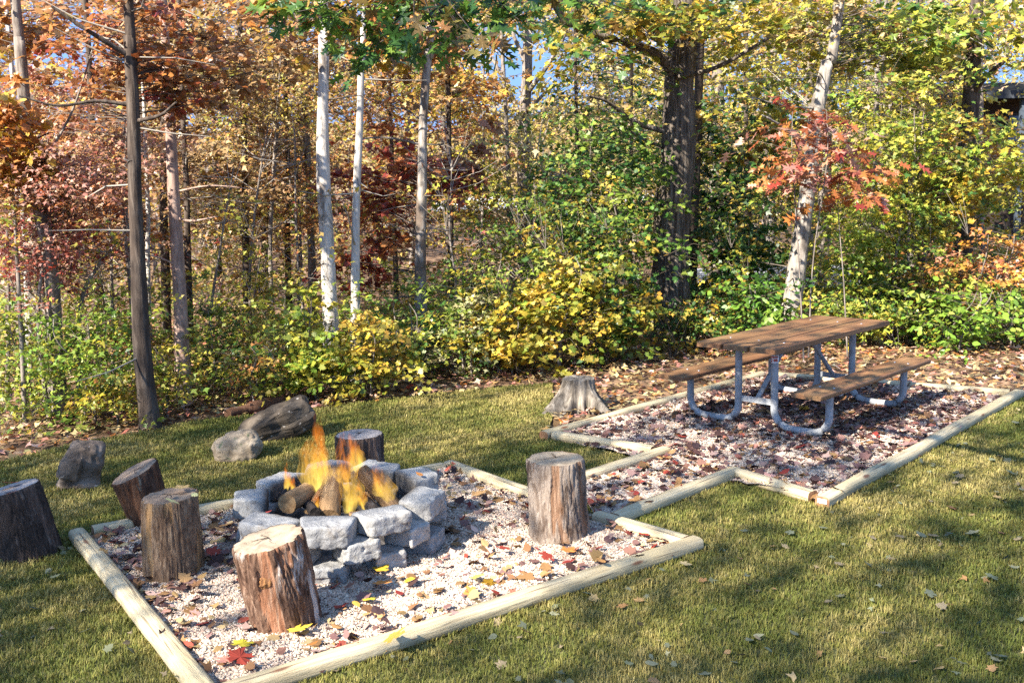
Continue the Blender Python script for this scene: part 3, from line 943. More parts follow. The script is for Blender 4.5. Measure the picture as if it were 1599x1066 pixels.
firewood(fp(618, 786, -.1) - Vector((0, 0, .04)), fp(565, 736, .1), .05, 'bark-covered log leaning in from the right of the fire', M['log_bark'], 3)
firewood(fp(588, 800, -.24), fp(556, 770, .1), .035, 'charred ash-speckled log low at the right of the fire', M['log_char'], 4)
firewood(fp(492, 800, -.25), fp(462, 768, .12), .03, 'dark charred log low in front of the fire', M['log_char'], 5)
firewood(fp(478, 798, -.2), fp(510, 752, .05), .018, 'thin glowing-brown split stick propped against the upright log', M['log_split'], 6, True)
firewood(fp(548, 802, -.22), fp(612, 796, -.1), .03, 'reddish split log lying across the front of the fire', M['log_split'], 7, True)
firewood(fp(590, 796, -.15), fp(570, 768, .05), .016, 'short split stick beside the charred log', M['log_split'], 8, True)

# flames
def flame_mat():
    m, nt, b, o = newmat('flame')
    nt.nodes.remove(b)
    tc = N(nt, 'ShaderNodeTexCoord')
    sp_ = N(nt, 'ShaderNodeSeparateXYZ')
    nt.links.new(tc.outputs['Generated'], sp_.inputs[0])
    f = tex_noise(nt, coords(nt, (26, 26, 7)), 1.0, 5, .6, .8)
    f2 = tex_noise(nt, coords(nt, (9, 9, 4)), 1.0, 3, .5, .5)
    h = N(nt, 'ShaderNodeMath', operation='MULTIPLY_ADD')
    nt.links.new(f2, h.inputs[0])
    h.inputs[1].default_value = .75
    nt.links.new(sp_.outputs['Z'], h.inputs[2])
    c = ramp(nt, [(.4, (1.0, .74, .16)), (.72, (1.0, .55, .07)), (.92, (1, .36, .04)), (1.0, (.9, .24, .02))], h.outputs[0])
    em = N(nt, 'ShaderNodeEmission')
    nt.links.new(c, em.inputs[0])
    em.inputs[1].default_value = .55
    al = N(nt, 'ShaderNodeMath', operation='MULTIPLY_ADD')
    nt.links.new(sp_.outputs['Z'], al.inputs[0])
    al.inputs[1].default_value = -.16
    nt.links.new(f, al.inputs[2])
    a = ramp(nt, [(.35, (.0, .0, .0)), (.5, (.07, .07, .07)), (.72, (.175, .175, .175))], al.outputs[0])
    tr = N(nt, 'ShaderNodeBsdfTransparent')
    mx = N(nt, 'ShaderNodeMixShader')
    nt.links.new(a, mx.inputs[0])
    nt.links.new(tr.outputs[0], mx.inputs[1])
    nt.links.new(em.outputs[0], mx.inputs[2])
    nt.links.new(mx.outputs[0], o.inputs['Surface'])
    return m
M['flame'] = flame_mat()
fire = empty('campfire', (ring_c.x, ring_c.y, .1), 'orange and yellow flames rising from the logs in the stone ring', 'fire')
def flame(pts, widths, seed, depth=.7):
    """pts along the tongue (world), widths in metres"""
    path = spline(pts, 26)
    n, seg = len(path), 26
    V = []
    for i, p in enumerate(path):
        u = i / (n - 1)
        k = u * (len(widths) - 1)
        a = min(int(k), len(widths) - 2)
        w = widths[a] + (widths[a + 1] - widths[a]) * (k - a)
        w *= 1 + .28 * mnoise.noise(Vector((u * 9, seed * 4, 0)))
        for j in range(seg):
            an = j * 2 * math.pi / seg
            rr = w / 2 * (1 + .45 * mnoise.noise(Vector((math.cos(an) * 1.7 + seed, math.sin(an) * 1.7, u * 5))))
            V.append((p.x + rr * math.cos(an), p.y + rr * math.sin(an) * depth, p.z + .02 * mnoise.noise(Vector((an, u * 3, seed)))))
    mb = MB()
    A = np.array(V).reshape(n, seg, 3)
    cen = A.mean(1, keepdims=True)
    for q in (1.12, .9, .7, .5, .3):
        B = cen + (A - cen) * q
        B[:, :, 2] = A[0, 0, 2] + (B[:, :, 2] - A[0, 0, 2]) * (.62 + .38 * min(1, q))
        mb.add(B.reshape(-1, 3), [(i * seg + j, i * seg + (j + 1) % seg, (i + 1) * seg + (j + 1) % seg, (i + 1) * seg + j) for i in range(n - 1) for j in range(seg)], 0, None, True)
    lo = fire.location
    link('flame', mb.mesh('flame', M['flame'], (lo.x, lo.y, lo.z)), fire)
def px2m(w): return w * ring_c.y / FPX
flame([fp(492, 768), fp(493, 735), fp(489, 700), fp(494, 672), fp(490, 640)], [px2m(x) for x in (20, 50, 46, 30, 15, 9, 1)], 1)
flame([fp(496, 765, .05), fp(500, 730, .05), fp(503, 700, .05), fp(499, 655, .05)], [px2m(x) for x in (14, 26, 22, 10, 1)], 9)
flame([fp(545, 800, -.1), fp(549, 765, -.08), fp(537, 735, -.05), fp(542, 705), fp(535, 668)], [px2m(x) for x in (12, 34, 30, 38, 40, 24, 1)], 2)
flame([fp(553, 735, .05), fp(557, 715, .05), fp(549, 690, .05), fp(546, 672, .05)], [px2m(x) for x in (10, 26, 20, 10, 1)], 5)
flame([fp(607, 782, -.1), fp(600, 765, -.08), fp(590, 745, -.05), fp(579, 718, -.02)], [px2m(x) for x in (14, 34, 32, 24, 1)], 3)
flame([fp(447, 762, -.05), fp(449, 748, -.05), fp(446, 735, -.05), fp(448, 722, -.05)], [px2m(x) for x in (6, 11, 8, 1)], 4)
flame([fp(460, 764, -.05), fp(456, 755, -.05), fp(459, 744, -.05)], [px2m(x) for x in (6, 10, 1)], 6)
flame([fp(487, 800, -.15), fp(492, 785, -.12), fp(498, 765, -.1)], [px2m(x) for x in (8, 14, 2)], 7)
flame([fp(572, 795, -.15), fp(564, 775, -.12), fp(560, 750, -.1)], [px2m(x) for x in (10, 18, 2)], 8)

# ================================================================== PICNIC TABLE
TX, TY, TYAW, TL = 2.5047, 8.5728, .78380, 2.03
M['steel'] = simple('galvanised', (12, 12, 12), [(.3, (.22, .222, .22)), (.5, (.31, .313, .31)), (.7, (.4, .403, .4))], 1.0, 6, .6, .1, .003, .4, 0, None, .1)
def wood_mat():
    m, nt, b, o = newmat('stained_plank')
    v = coords(nt, (28, 1.6, 28))
    f = tex_noise(nt, v, 1.0, 8, .62, .4)
    c = ramp(nt, [(.28, (.11, .048, .021)), (.48, (.24, .112, .048)), (.7, (.36, .19, .087))], f)
    f2 = tex_noise(nt, coords(nt, (5, 1.3, 5)), 1.0, 4, .6)
    c = mix(nt, c, (.27, .19, .08), ramp(nt, [(.45, (0, 0, 0)), (.75, (.6, .6, .6))], f2))
    nt.links.new(c, b.inputs['Base Color'])
    b.inputs['Roughness'].default_value = .55
    b.inputs['Specular IOR Level'].default_value = .4
    oi = N(nt, 'ShaderNodeObjectInfo')
    c = mix(nt, c, ramp(nt, [(0, (.7, .68, .66)), (1, (1, 1, 1))], oi.outputs['Random']), 1.0, 'MULTIPLY')
    nt.links.new(c, b.inputs['Base Color'])
    bump(nt, b, f, .6, .006)
    return m
M['plank'] = wood_mat()
table = empty('picnic_table', (TX, TY, .03), 'brown plank picnic table with two attached benches on grey steel pipe legs', 'picnic table', None, (0, 0, TYAW - math.pi / 2))
# local axes: x = short side (to the right), y = long side (away)
def plank(name, x0, x1, z0, z1, L, parent, rc=.012):
    me = bpy.data.meshes.new(name)
    V, F = [], []
    prof = []
    for (cx, cz, a0) in ((x1 - rc, z1 - rc, 0), (x0 + rc, z1 - rc, 90), (x0 + rc, z0 + rc, 180), (x1 - rc, z0 + rc, 270)):
        for k in range(4):
            a = R(a0 + k * 30)
            prof.append((cx + rc * math.cos(a), cz + rc * math.sin(a)))
    m = len(prof)
    ys = [-L / 2, -L / 2 + .006, -L / 2 + .02] + [(-.5 + i / 10) * L for i in range(1, 10)] + [L / 2 - .02, L / 2 - .006, L / 2]
    mx, mz = (x0 + x1) / 2, (z0 + z1) / 2
    for y in ys:
        e = 1 - .1 * max(0, (abs(y) - (L / 2 - .02)) / .02) ** 2
        ex = 1 - .04 * max(0, (abs(y) - (L / 2 - .02)) / .02) ** 2
        for x, z in prof:
            V.append((mx + (x - mx) * ex, y, mz + (z - mz) * e))
    for i in range(len(ys) - 1):
        F += [(i * m + j, (i + 1) * m + j, (i + 1) * m + (j + 1) % m, i * m + (j + 1) % m) for j in range(m)]
    F.append(tuple(range(m)))
    F.append(tuple(reversed(range((len(ys) - 1) * m, len(ys) * m))))
    me.from_pydata(V, [], F)
    me.materials.append(M['plank'])
    me.update()
    return link(name, me, parent)
HZ = -.03
plank('tabletop_plank', -.366, -.133, .715 + HZ, .735 + HZ + .025, TL, table, .005)
plank('tabletop_plank', -.113, .113, .715 + HZ, .735 + HZ + .0255, TL, table, .005)
plank('tabletop_plank', .133, .366, .715 + HZ, .735 + HZ + .0245, TL, table, .005)
for sx in (-1, 1):
    c = sx * .629
    plank('bench_seat', c - .13, c + .13, .4 + HZ, .44 + HZ, TL, table)
M['bolt'] = simple('bolt', 30, [(.3, (.4, .4, .42)), (.7, (.55, .55, .56))], 1.0, bmp=0, rough=.4, metal=.6)
PR = .0305
for sy in (-1, 1):
    y = sy * .68
    for sx in (-1, 1):
        x0, x1 = sx * .17, sx * .655
        z0 = .03
        rb = .14
        pts = [(x0, y, .7145 + HZ)]
        pts += [(x0, y, z) for z in (.5, .3, rb + z0)]
        for k in range(1, 9):
            a = k / 8 * math.pi / 2
            pts.append((x0 + sx * rb * (1 - math.cos(a)), y, z0 + rb - rb * math.sin(a)))
        pts.append(((x0 + x1) / 2, y, z0 - .004))
        for k in range(0, 9):
            a = k / 8 * math.pi / 2
            pts.append((x1 - sx * rb * (1 - math.sin(a)), y, z0 + rb - rb * math.cos(a)))
        pts += [(x1, y, .3), (x1, y, .395 + HZ)]
        mb = MB()
        tube(mb, pts, [PR] * len(pts), 18)
        lg = link('leg', mb.mesh('leg', M['steel']), table)
        mb = MB(); boxm(mb, x1 - sx * .1 - .0, x1 + sx * .1, y - .03, y + .03, .392 + HZ, .3995 + HZ)
        link('seat_bracket', mb.mesh('seat_bracket', M['steel']), table)
        if sy == -1 and sx == 1:
            mb = MB()
            sg = 20
            V = [(x0 + (PR + .0012) * math.cos(R(-190 + 200 * i / sg)), y + (PR + .0012) * math.sin(R(-190 + 200 * i / sg)), z) for z in (.56, .62) for i in range(sg + 1)]
            mb.add(V, [(i, i + 1, sg + 2 + i, sg + 1 + i) for i in range(sg)], 0, None, True)
            for (za, zb, ia, ib_) in ((.602, .616, 2, 18), (.585, .596, 6, 9), (.566, .58, 6, 9), (.572, .596, 11, 17)):
                V = [(x0 + (PR + .002) * math.cos(R(-190 + 200 * i / sg)), y + (PR + .002) * math.sin(R(-190 + 200 * i / sg)), z) for z in (za, zb) for i in range(ia, ib_ + 1)]
                k = ib_ - ia
                mb.add(V, [(i, i + 1, k + 2 + i, k + 1 + i) for i in range(k)], 1, None, True)
            M['sticker'] = simple('sticker', 30, [(.4, (.75, .7, .68)), (.6, (.8, .77, .75))], 1.0, bmp=0)
            M['sticker_ink'] = simple('sticker_ink', 30, [(.4, (.5, .12, .08)), (.6, (.4, .1, .07))], 1.0, bmp=0)
            link('warning_sticker', mb.mesh('warning_sticker', [M['sticker'], M['sticker_ink']]), lg)
    mb = MB(); boxm(mb, -.145, .145, y - .006, y + .006, .2, .25)
    link('cross_plate', mb.mesh('cross_plate', M['steel']), table)
    mb = MB(); boxm(mb, -.32, .32, y - .03, y + .03, .68, .6845)
    link('top_bracket', mb.mesh('top_bracket', M['steel']), table)
    mb = MB(); tube(mb, [(0, y - sy * .01, .225), (0, sy * .16, .679)], [.021, .021], 12)
    link('diagonal_brace', mb.mesh('diagonal_brace', M['steel']), table)
    for sx in (-1, 1):
        for dx in (-.06, .06):
            mb = MB()
            cx = sx * .629 + dx
            tube(mb, [(cx, y, .44 + HZ - .004), (cx, y, .44 + HZ + .004)], [.011, .009], 10)
            link('bolt', mb.mesh('bolt', M['bolt']), table)
    for cx in (-.25, 0.02, .25):
        mb = MB()
        tube(mb, [(cx, y, .76 + HZ - .006), (cx, y, .76 + HZ + .003)], [.011, .009], 10)
        link('bolt', mb.mesh('bolt', M['bolt']), table)

# ================================================================== ROCKS, OLD STUMP, LOG
M['boulder'] = bark('boulder', [(.28, (.1, .075, .05)), (.48, (.25, .195, .135)), (.7, (.4, .33, .24))], (9, 9, 14), ((15, 15, 15), .6, .08, (.12, .13, .07)), .8, .02)
M['rock_dark'] = bark('rock_dark', [(.28, (.025, .019, .014)), (.5, (.075, .058, .042)), (.72, (.17, .135, .1))], (4, 4, 12), ((18, 18, 18), .63, .05, (.35, .31, .26)), .9, .03)
M['rock_brown'] = bark('rock_brown', [(.28, (.06, .045, .035)), (.5, (.16, .12, .09)), (.72, (.3, .24, .19))], (5, 5, 6), ((20, 20, 20), .64, .05, (.45, .4, .36)), .9, .03)
def rock(name, c, half, rz, tilt, seed, mat, label, cat, **kw):
    o = link(name, rock_mesh(name, half, seed, mat, kw.pop('n', 30), kw.pop('pw', 3), kw.pop('nz', .12), 2.6, **kw))
    o.location = c
    o.rotation_euler = (tilt[0], tilt[1], rz)
    return tag(o, label, cat)
q = gp(366, 722); rock('boulder', (q.x, q.y + .12, .09), (.185, .14, .125), .15, (0, -.2), 3.3, M['boulder'], 'rounded tan boulder on the lawn below the dark slab of rock', 'rock')
q = gp(425, 690); rock('slab_rock', (q.x, q.y + .15, .12), (.32, .14, .11), .22, (.25, -.4), 7.9, M['rock_dark'], 'long dark slab of rock lying aslant at the edge of the lawn', 'rock', pw=7, nz=.24, chip=.4, n=9, smooth=False)
q = gp(116, 766); rock('lump_rock', (q.x, q.y + .12, .09), (.125, .11, .24), .4, (.2, .3), 5.1, M['rock_brown'], 'dark weathered lump of rock on the lawn behind the dark log stool', 'rock', pw=6, nz=.17, chip=.25)
# fallen log
a, b = gp(352, 655), gp(445, 632)
lg = empty('fallen_log', (a.x, a.y + .1, 0), 'weathered fallen log lying at the wood edge behind the dark slab of rock', 'log')
mb = MB()
pth = [Vector((a.x, a.y + .1, .03)).lerp(Vector((b.x, b.y + .1, .05)), i / 12) + Vector((0, .03 * math.sin(i * .8), 0)) for i in range(13)]
tube(mb, pth, [.06 - .002 * abs(i - 5) for i in range(13)], 20, 0, .5, 4.0, 6)
link('bark', mb.mesh('bark', M['stump_mossy'], lg.location), lg)
# old grey stump with roots
M['old_wood'] = bark('old_wood', [(.3, (.035, .028, .021)), (.46, (.14, .115, .088)), (.62, (.28, .24, .19)), (.75, (.42, .37, .3))], (22, 22, 3), ((5, 5, 4), .6, .1, (.12, .14, .06)), .9, .02)
q = gp(905, 640); ob = Vector((q.x, q.y + .12, 0))
old = empty('tree_stump', ob, 'old grey tree stump with flared roots beside the corner of the picnic table bed', 'stump')
mb = MB()
ns, nz = 120, 30
V = []
roots = [(-2.5, .36), (-2.1, .2), (-1.45, .06), (-.8, .34), (-.4, .12), (.5, .2), (2.2, .2), (3.4, .25)]
for i in range(nz + 1):
    t = i / nz
    for j in range(ns):
        an = j * 2 * math.pi / ns
        r = .15
        for (ra, rl) in roots:
            dd = (an - ra + math.pi) % (2 * math.pi) - math.pi
            r += rl * math.exp(-(dd / (.17 + .14 * t)) ** 2) * (1 - t) ** 1.9
        r *= 1 + .1 * mnoise.fractal(Vector((math.cos(an) * 5, math.sin(an) * 5, t * 1.2)), 1, 2, 4)
        V.append((r * math.cos(an), r * math.sin(an), -.03 + .31 * t + .015 * mnoise.noise(Vector((an * 2, 1, 1))) * t))
mb.add(V, [(i * ns + j, i * ns + (j + 1) % ns, (i + 1) * ns + (j + 1) % ns, (i + 1) * ns + j) for i in range(nz) for j in range(ns)], 0, None, True)
link('bark', mb.mesh('bark', M['old_wood']), old)
top = V[nz * ns:]
mb = MB(); mb.add([(0, 0, .275)] + top, [(0, 1 + j, 1 + (j + 1) % ns) for j in range(ns)], 0)
link('cut_face', mb.mesh('cut_face', M['old_wood']), old)

# ================================================================== TREES
def trunk_tube(pts, r0, r1, seed, seg=16, n=30, rough=.14, ridge=0, flare=.35):
    path = spline(pts, n)
    for i, p in enumerate(path):
        p.x += r0 * .28 * mnoise.noise(Vector((p.z * .9, seed * 3.3, 0)))
    rad = []
    for i in range(n):
        t = i / (n - 1)
        rad.append((r0 + (r1 - r0) * t) * (1 + flare * math.exp(-t * 22)))
    mb = MB()
    tube(mb, path, rad, seg, 0, rough, seed, 2.6 if not ridge else 4.0, True, ridge)
    return mb, path
def stem_fn(path):
    zs = np.array([p.z for p in path]); xs = np.array([p.x for p in path]); ys = np.array([p.y for p in path])
    return lambda z: (float(np.interp(z, zs, xs)), float(np.interp(z, zs, ys)), float(np.clip(z, zs[0], zs[-1])))

def tree(name, label, cat, pix, depth, w0, w1, bk, pal, masses, seed, group=None, ridge=0, seg=16, top=11.0, boughs=(), tmpl='maple', size=.11, twig=(.11, .085, .065), rough=.14, flare=.35):
    """pix: trunk centre line in the picture from base upwards; masses: (px, py, wpx, hpx, dy, sprays, leaves, palette)"""
    rng = np.random.default_rng(seed)
    Y = depth
    pts = [gy(px, py, Y) for px, py in pix]
    base = pts[0].copy()
    # carry the base down to the ground, and the top up out of sight
    d0 = (pts[1] - pts[0]).normalized()
    if base.z > -.05:
        base = base - d0 * ((base.z + .06) / max(.3, d0.z))
        pts[0] = base
    d1 = (pts[-1] - pts[-2]).normalized()
    pts.append(pts[-1] + (d1 * .6 + Vector((0, 0, .6))) * max(.5, (top - pts[-1].z) / max(.6, d1.z + .1)))
    k = Y / FPX
    o = empty(name, (base.x, base.y, 0), label, cat, group)
    lo = (base.x, base.y, 0)
    mb, path = trunk_tube(pts, w0 * k / 2, w1 * k / 2 * .55, seed, seg, 44, rough, ridge, flare)
    # keep the measured width at the top of the picture
    link('trunk', mb.mesh('trunk', bk, lo), o)
    sf = stem_fn(path)
    for bi, (bp, bw0, bw1) in enumerate(boughs):
        mb = MB()
        P = spline([gy(px, py, Y + dy) for px, py, dy in bp], 18)
        tube(mb, P, [(bw0 + (bw1 - bw0) * i / 17) * k / 2 for i in range(18)], 9, 0, .15, seed + bi, 6)
        link('bough', mb.mesh('bough', bk, lo), o)
    if masses:
        mb = MB()
        for (px, py, wp, hp, dy, ns, lp, pl) in masses:
            c = gy(px, py, Y + dy)
            r = (wp * k / 2, wp * k / 2 * .9, hp * k / 2)
            crown(mb, rng, c, r, ns, lp, size, pl or pal, tmpl, sf, twig)
        nd = 14
        zs = rng.uniform(.6, min(6.5, top * .6), nd)
        b0 = np.array([sf(z) for z in zs])
        dv = norm(np.stack([rng.normal(size=nd), rng.normal(size=nd) * .7 - .3, rng.uniform(-.25, .5, nd)], 1))
        LL = rng.uniform(.12, .75, nd)[:, None]
        put_twigs(mb, np.stack([b0, b0 + dv * LL * .55 + rng.normal(size=(nd, 3)) * .03, b0 + dv * LL + rng.normal(size=(nd, 3)) * .06], 1), np.full(nd, .011), np.full(nd, .003), (.3, .26, .21) if seed % 2 else (.14, .115, .09))
        link('crown', mb.mesh('crown', [M['leaf'], M['twig']], lo), o)
    return o

tree('oak_tree', 'stout oak with deeply furrowed grey bark standing behind the path, a bough arching from it', 'tree',
     [(1046, 520), (1047, 440), (1054, 300), (1062, 150), (1066, 40), (1068, -20)], 13.2, 62, 50, M['bark_oak'], 'g5y4',
     [(1070, 5, 330, 90, -1.2, 40, 24, 'y4o2g4'), (960, 40, 240, 120, -1.6, 40, 22, 'g4y3u1O1'), (1170, 50, 180, 110, 0, 28, 24, 'y4u3p1')], 31, None, 22, 44, 12,
     [([(1048, 112, -.2), (1020, 82, -.5), (960, 62, -.9), (900, 45, -1.2), (866, 10, -1.4), (850, -40, -1.5)], 15, 6), ([(1035, 205, -.2), (990, 190, -.4), (950, 160, -.7), (920, 150, -.9)], 9, 3), ([(1060, 120, -.2), (1120, 105, -.5), (1200, 60, -.8)], 9, 4),
      ([(1036, 230, 0), (1000, 215, -.5), (965, 190, -.9)], 6, 2)], 'maple', .1, rough=.2)
tree('white_barked_tree', 'straight white-barked tree, the thicker of the pair of white trunks behind the fire', 'tree',
     [(518, 540), (514, 450), (508, 320), (506, 200), (505, 60), (504, -20)], 10.6, 27, 21, M['bark_white'], 'o4r3', [(500, 20, 220, 130, .4, 26, 26, 'O4b3y2')], 32, rough=.14)
tree('slender_white_tree', 'thin white-barked tree just right of the thicker white trunk', 'tree',
     [(553, 545), (555, 420), (558, 260), (564, 100), (568, -20)], 10.7, 15, 12, M['bark_white'], 'o4r3', [(580, 40, 160, 110, .6, 16, 24, 'O4y3b2')], 33, rough=.14)
tree('dappled_tree', 'grey dappled trunk with red leaves beside it, right of the white trunks', 'tree',
     [(658, 545), (656, 420), (658, 300), (662, 180), (668, 80), (672, -20)], 11.2, 20, 16, M['bark_mottled'], 'r5O3',
     [(610, 285, 190, 150, .8, 34, 30, 'r5O3b1'), (560, 400, 160, 80, 1.0, 16, 26, 'r5O2'), (700, 260, 130, 110, 1.0, 18, 26, 'r4p2b2'), (690, 70, 180, 120, .8, 22, 24, 'O3b3t2')], 34,
     None, 0, 16, 11, [([(655, 225, 0), (600, 215, -.2), (540, 220, -.3)], 4, 1.5), ([(661, 190, 0), (630, 170, .2), (600, 172, .4)], 4, 1.5)], 'maple', .1)
tree('dark_trunk_tree', 'dark-barked tree rooted at the lawn edge, the only trunk standing clear of the undergrowth', 'tree',
     [(235, 668), (228, 600), (218, 480), (212, 340), (207, 190), (203, 60), (200, -20)], 8.75, 30, 22, M['bark_dark'], 'O4b3',
     [(60, -260, 460, 200, -.3, 20, 20, 'O4b3y2'), (190, 60, 220, 150, .5, 50, 28, 'O4b3r2'), (250, 130, 140, 110, .4, 22, 26, 'b4O3r2')], 35, None, 0, 20, 10,
     [([(208, 165, 0), (150, 158, -.1), (90, 165, -.2), (30, 150, -.3)], 7, 2.5), ([(210, 190, 0), (250, 180, -.1), (275, 160, -.2)], 7, 3), ([(206, 90, 0), (140, 50, -.2), (80, 10, -.3)], 9, 4)], 'maple', .07)
tree('leaning_brown_tree', 'brown-barked tree near the left edge bending away as it rises out of yellow saplings', 'tree',
     [(90, 655), (88, 560), (82, 460), (70, 370), (50, 270), (40, 160), (30, 60), (22, -20)], 9.4, 25, 22, M['bark_grey'], 'O4p3',
     [(40, 40, 160, 120, .3, 22, 26, 'O4b3y1'), (20, 230, 120, 160, -.2, 26, 26, 'O5y2')], 36, None, 0, 16, 11, [([(52, 275, 0), (110, 180, .1), (150, 60, .2)], 5, 2)], 'maple', .09)
tree('pink_barked_tree', 'smooth pinkish-brown trunk rising behind the dark trunk at the lawn edge', 'tree',
     [(287, 625), (283, 500), (276, 380), (268, 240), (260, 110), (252, -20)], 9.9, 24, 19, M['bark_pink'], 't4b3', [(330, 80, 190, 170, .7, 40, 28, 't4b3O2'), (250, 20, 150, 90, .5, 16, 24, 'O4b3')], 37, None, 0, 16, 11,
     [([(272, 300, 0), (330, 290, -.1), (400, 296, -.2)], 3.5, 1), ([(280, 415, 0), (240, 400, -.2), (200, 395, -.3)], 3.5, 1), ([(275, 340, 0), (300, 345, -.1), (340, 338, -.2)], 5, 2)], 'maple', .085, rough=.07)
tree('leaning_maple_tree', 'pale grey trunk leaning to the right behind the picnic table', 'tree',
     [(1228, 520), (1238, 460), (1250, 380), (1260, 300), (1275, 190), (1292, 100), (1312, -10)], 12.6, 33, 22, M['bark_pale'], 'u4y4',
     [(1000, -300, 620, 200, -2.0, 30, 20, 'u4y3'), (1290, 40, 240, 150, .5, 40, 26, 'u4y3p2'), (1400, 60, 220, 140, .8, 36, 26, 'u4g3y2')], 38, None, 0, 18, 11,
     [([(1262, 290, 0), (1240, 215, -.4), (1205, 188, -.7), (1190, 180, -.8)], 6, 2), ([(1280, 170, 0), (1225, 165, -.3), (1165, 150, -.5)], 4, 1.5)], 'sweetgum', .12)
tree('tall_dark_tree', 'tall dark brown trunk at the right in front of the house roof', 'tree',
     [(1500, 500), (1504, 400), (1510, 280), (1518, 150), (1522, 60), (1526, -20)], 14.2, 32, 30, M['bark_dark'], 'u4y3',
     [(1500, 40, 260, 120, -.4, 36, 26, 'u4y3g3'), (1560, 270, 150, 90, -.9, 18, 24, 'o4u3g2')], 39, None, 0, 20, 12, [([(1516, 150, 0), (1540, 120, -.3), (1575, 90, -.6)], 10, 5)], 'maple', .12)
tree('twin_dark_tree', 'narrow dark trunk just behind the stout oak on its right', 'tree',
     [(1078, 500), (1082, 380), (1088, 220), (1094, 60), (1098, -20)], 14.6, 18, 15, M['bark_dark'], 'g4y3', [(1150, 190, 200, 170, .2, 36, 28, 'g4y3O1'), (1120, 300, 150, 150, .3, 30, 28, 'd5g3')], 40)
tree('crooked_branching_tree', 'bare crooked grey tree with many thin branches against the blue gap of sky', 'tree',
     [(822, 460), (820, 330), (818, 200), (822, 90), (825, -20)], 17.5, 24, 17, M['bark_grey'], 'b3t3', [(850, 300, 160, 120, 1.5, 24, 26, 'b4t3y2')], 41, None, 0, 16, 12,
     [([(819, 200, 0), (790, 130, .3), (760, 80, .6), (740, 60, .6)], 8, 2), ([(820, 150, 0), (850, 110, -.3), (880, 60, -.5), (890, 10, -.6)], 8, 3), ([(819, 240, 0), (790, 210, 0), (745, 190, .2)], 6, 2), ([(820, 180, 0), (858, 140, .4), (905, 120, .6)], 7, 2),
      ([(818, 280, 0), (850, 215, -.4), (860, 170, -.6)], 6, 2), ([(800, 150, .2), (775, 140, .2), (735, 130, .2)], 4, 1), ([(822, 100, 0), (800, 50, .2), (790, 0, .2)], 7, 3)], 'small', .12)
# slim trunks and back-row trees
slim = [((155, 560), (150, 400), (140, 120), 12.6, 15, 'bark_dark', 'dark trunk half way between the bending brown tree and the dark lawn-edge trunk', 'O4p3b2', (120, 150, 150, 140)),
        ((388, 540), (384, 380), (378, 120), 12.9, 14, 'bark_dark', 'dark trunk in the open wood two trunks right of the pink-brown one', 't4b3y2', (350, 120, 190, 130)),
        ((452, 530), (450, 380), (446, 150), 13.4, 12, 'bark_dark', 'dark trunk left of the half hidden grey trunk, near the white pair', 'O3b3t3', (440, 110, 180, 120)),
        ((705, 520), (703, 380), (700, 150), 13.6, 12, 'bark_dark', 'dark trunk right of the grey dappled trunk with red leaves', 'O3y3t2', (720, 150, 150, 100)),
        ((262, 560), (256, 330), (250, 60), 12.5, 16, 'bark_dark', 'slim dark trunk between the dark trunk and the pink-brown trunk', 'b4O3t2', (250, 170, 150, 220)),
        ((300, 600), (292, 380), (287, 180), 12.0, 13, 'bark_dark', 'thin black-looking trunk hard against the right side of the pink-brown trunk', 'b4t3', (350, 250, 190, 170)),
        ((234, 560), (231, 400), (226, 200), 11.0, 9, 'bark_white', 'very thin pale trunk touching the dark lawn-edge trunk on its right', 'O4b3', (160, 330, 150, 130)),
        ((490, 520), (485, 360), (478, 200), 14.0, 16, 'bark_grey', 'grey trunk half hidden left of the thicker white trunk', 'b3t3O2', (440, 230, 170, 220)),
        ((46, 560), (42, 420), (34, 300), 11.5, 12, 'bark_white', 'thin pale trunk at the left edge behind the bending brown tree', 'r4p3', (60, 330, 200, 200)),
        ((345, 520), (341, 400), (335, 220), 16.0, 13, 'bark_dark', 'slim shaded trunk standing alone in the woods right of the pink-brown trunk', 't4b4', (400, 330, 200, 160)),
        ((418, 500), (414, 360), (410, 200), 17.0, 11, 'bark_dark', 'second slim shaded trunk from the white pair, deep in the woods', 't4b3y2', (400, 150, 220, 180)),
        ((800, 500), (798, 340), (792, 240), 17.0, 11, 'bark_grey', 'slim grey trunk just left of the crooked bare tree', 't3y3', (760, 330, 180, 120)),
        ((750, 520), (752, 360), (755, 200), 15.0, 6, 'bark_grey', 'whip-thin sapling trunk in front of the far pale clearing', 'u4y3', (740, 280, 110, 90)),
        ((1172, 470), (1168, 330), (1165, 150), 17.0, 13, 'bark_dark', 'slim dark trunk midway between the stout oak and the leaning trunk', 'g3y3O2', (1190, 260, 190, 200)),
        ((1365, 480), (1366, 330), (1370, 100), 15.5, 11, 'bark_grey', 'slim grey trunk in the yellow leaves right of the leaning trunk', 'y4u4', (1390, 170, 210, 220)),
        ((1440, 480), (1438, 330), (1436, 100), 16.5, 14, 'bark_dark', 'slim dark trunk left of the tall dark brown trunk at the right', 'y3O3u2', (1460, 200, 180, 200)),
        ((1535, 480), (1534, 380), (1530, 250), 16.0, 15, 'bark_grey', 'short-looking grey trunk below the house roof', 'O4o3', (1510, 250, 140, 120)),
        ((905, 480), (903, 330), (900, 180), 15.5, 9, 'bark_dark', 'slim dark stem in the green leaves left of the stout oak', 'g5d3y1', (920, 300, 200, 200)),
        ((985, 480), (984, 330), (986, 180), 15.0, 8, 'bark_dark', 'thinner dark stem close to the left flank of the stout oak', 'd4g4y1', (980, 260, 190, 220)),
        ((620, 520), (616, 360), (612, 220), 16.0, 9, 'bark_dark', 'slim dark stem between the thin white tree and the grey dappled trunk', 'O4b3y2', (600, 170, 200, 160))]
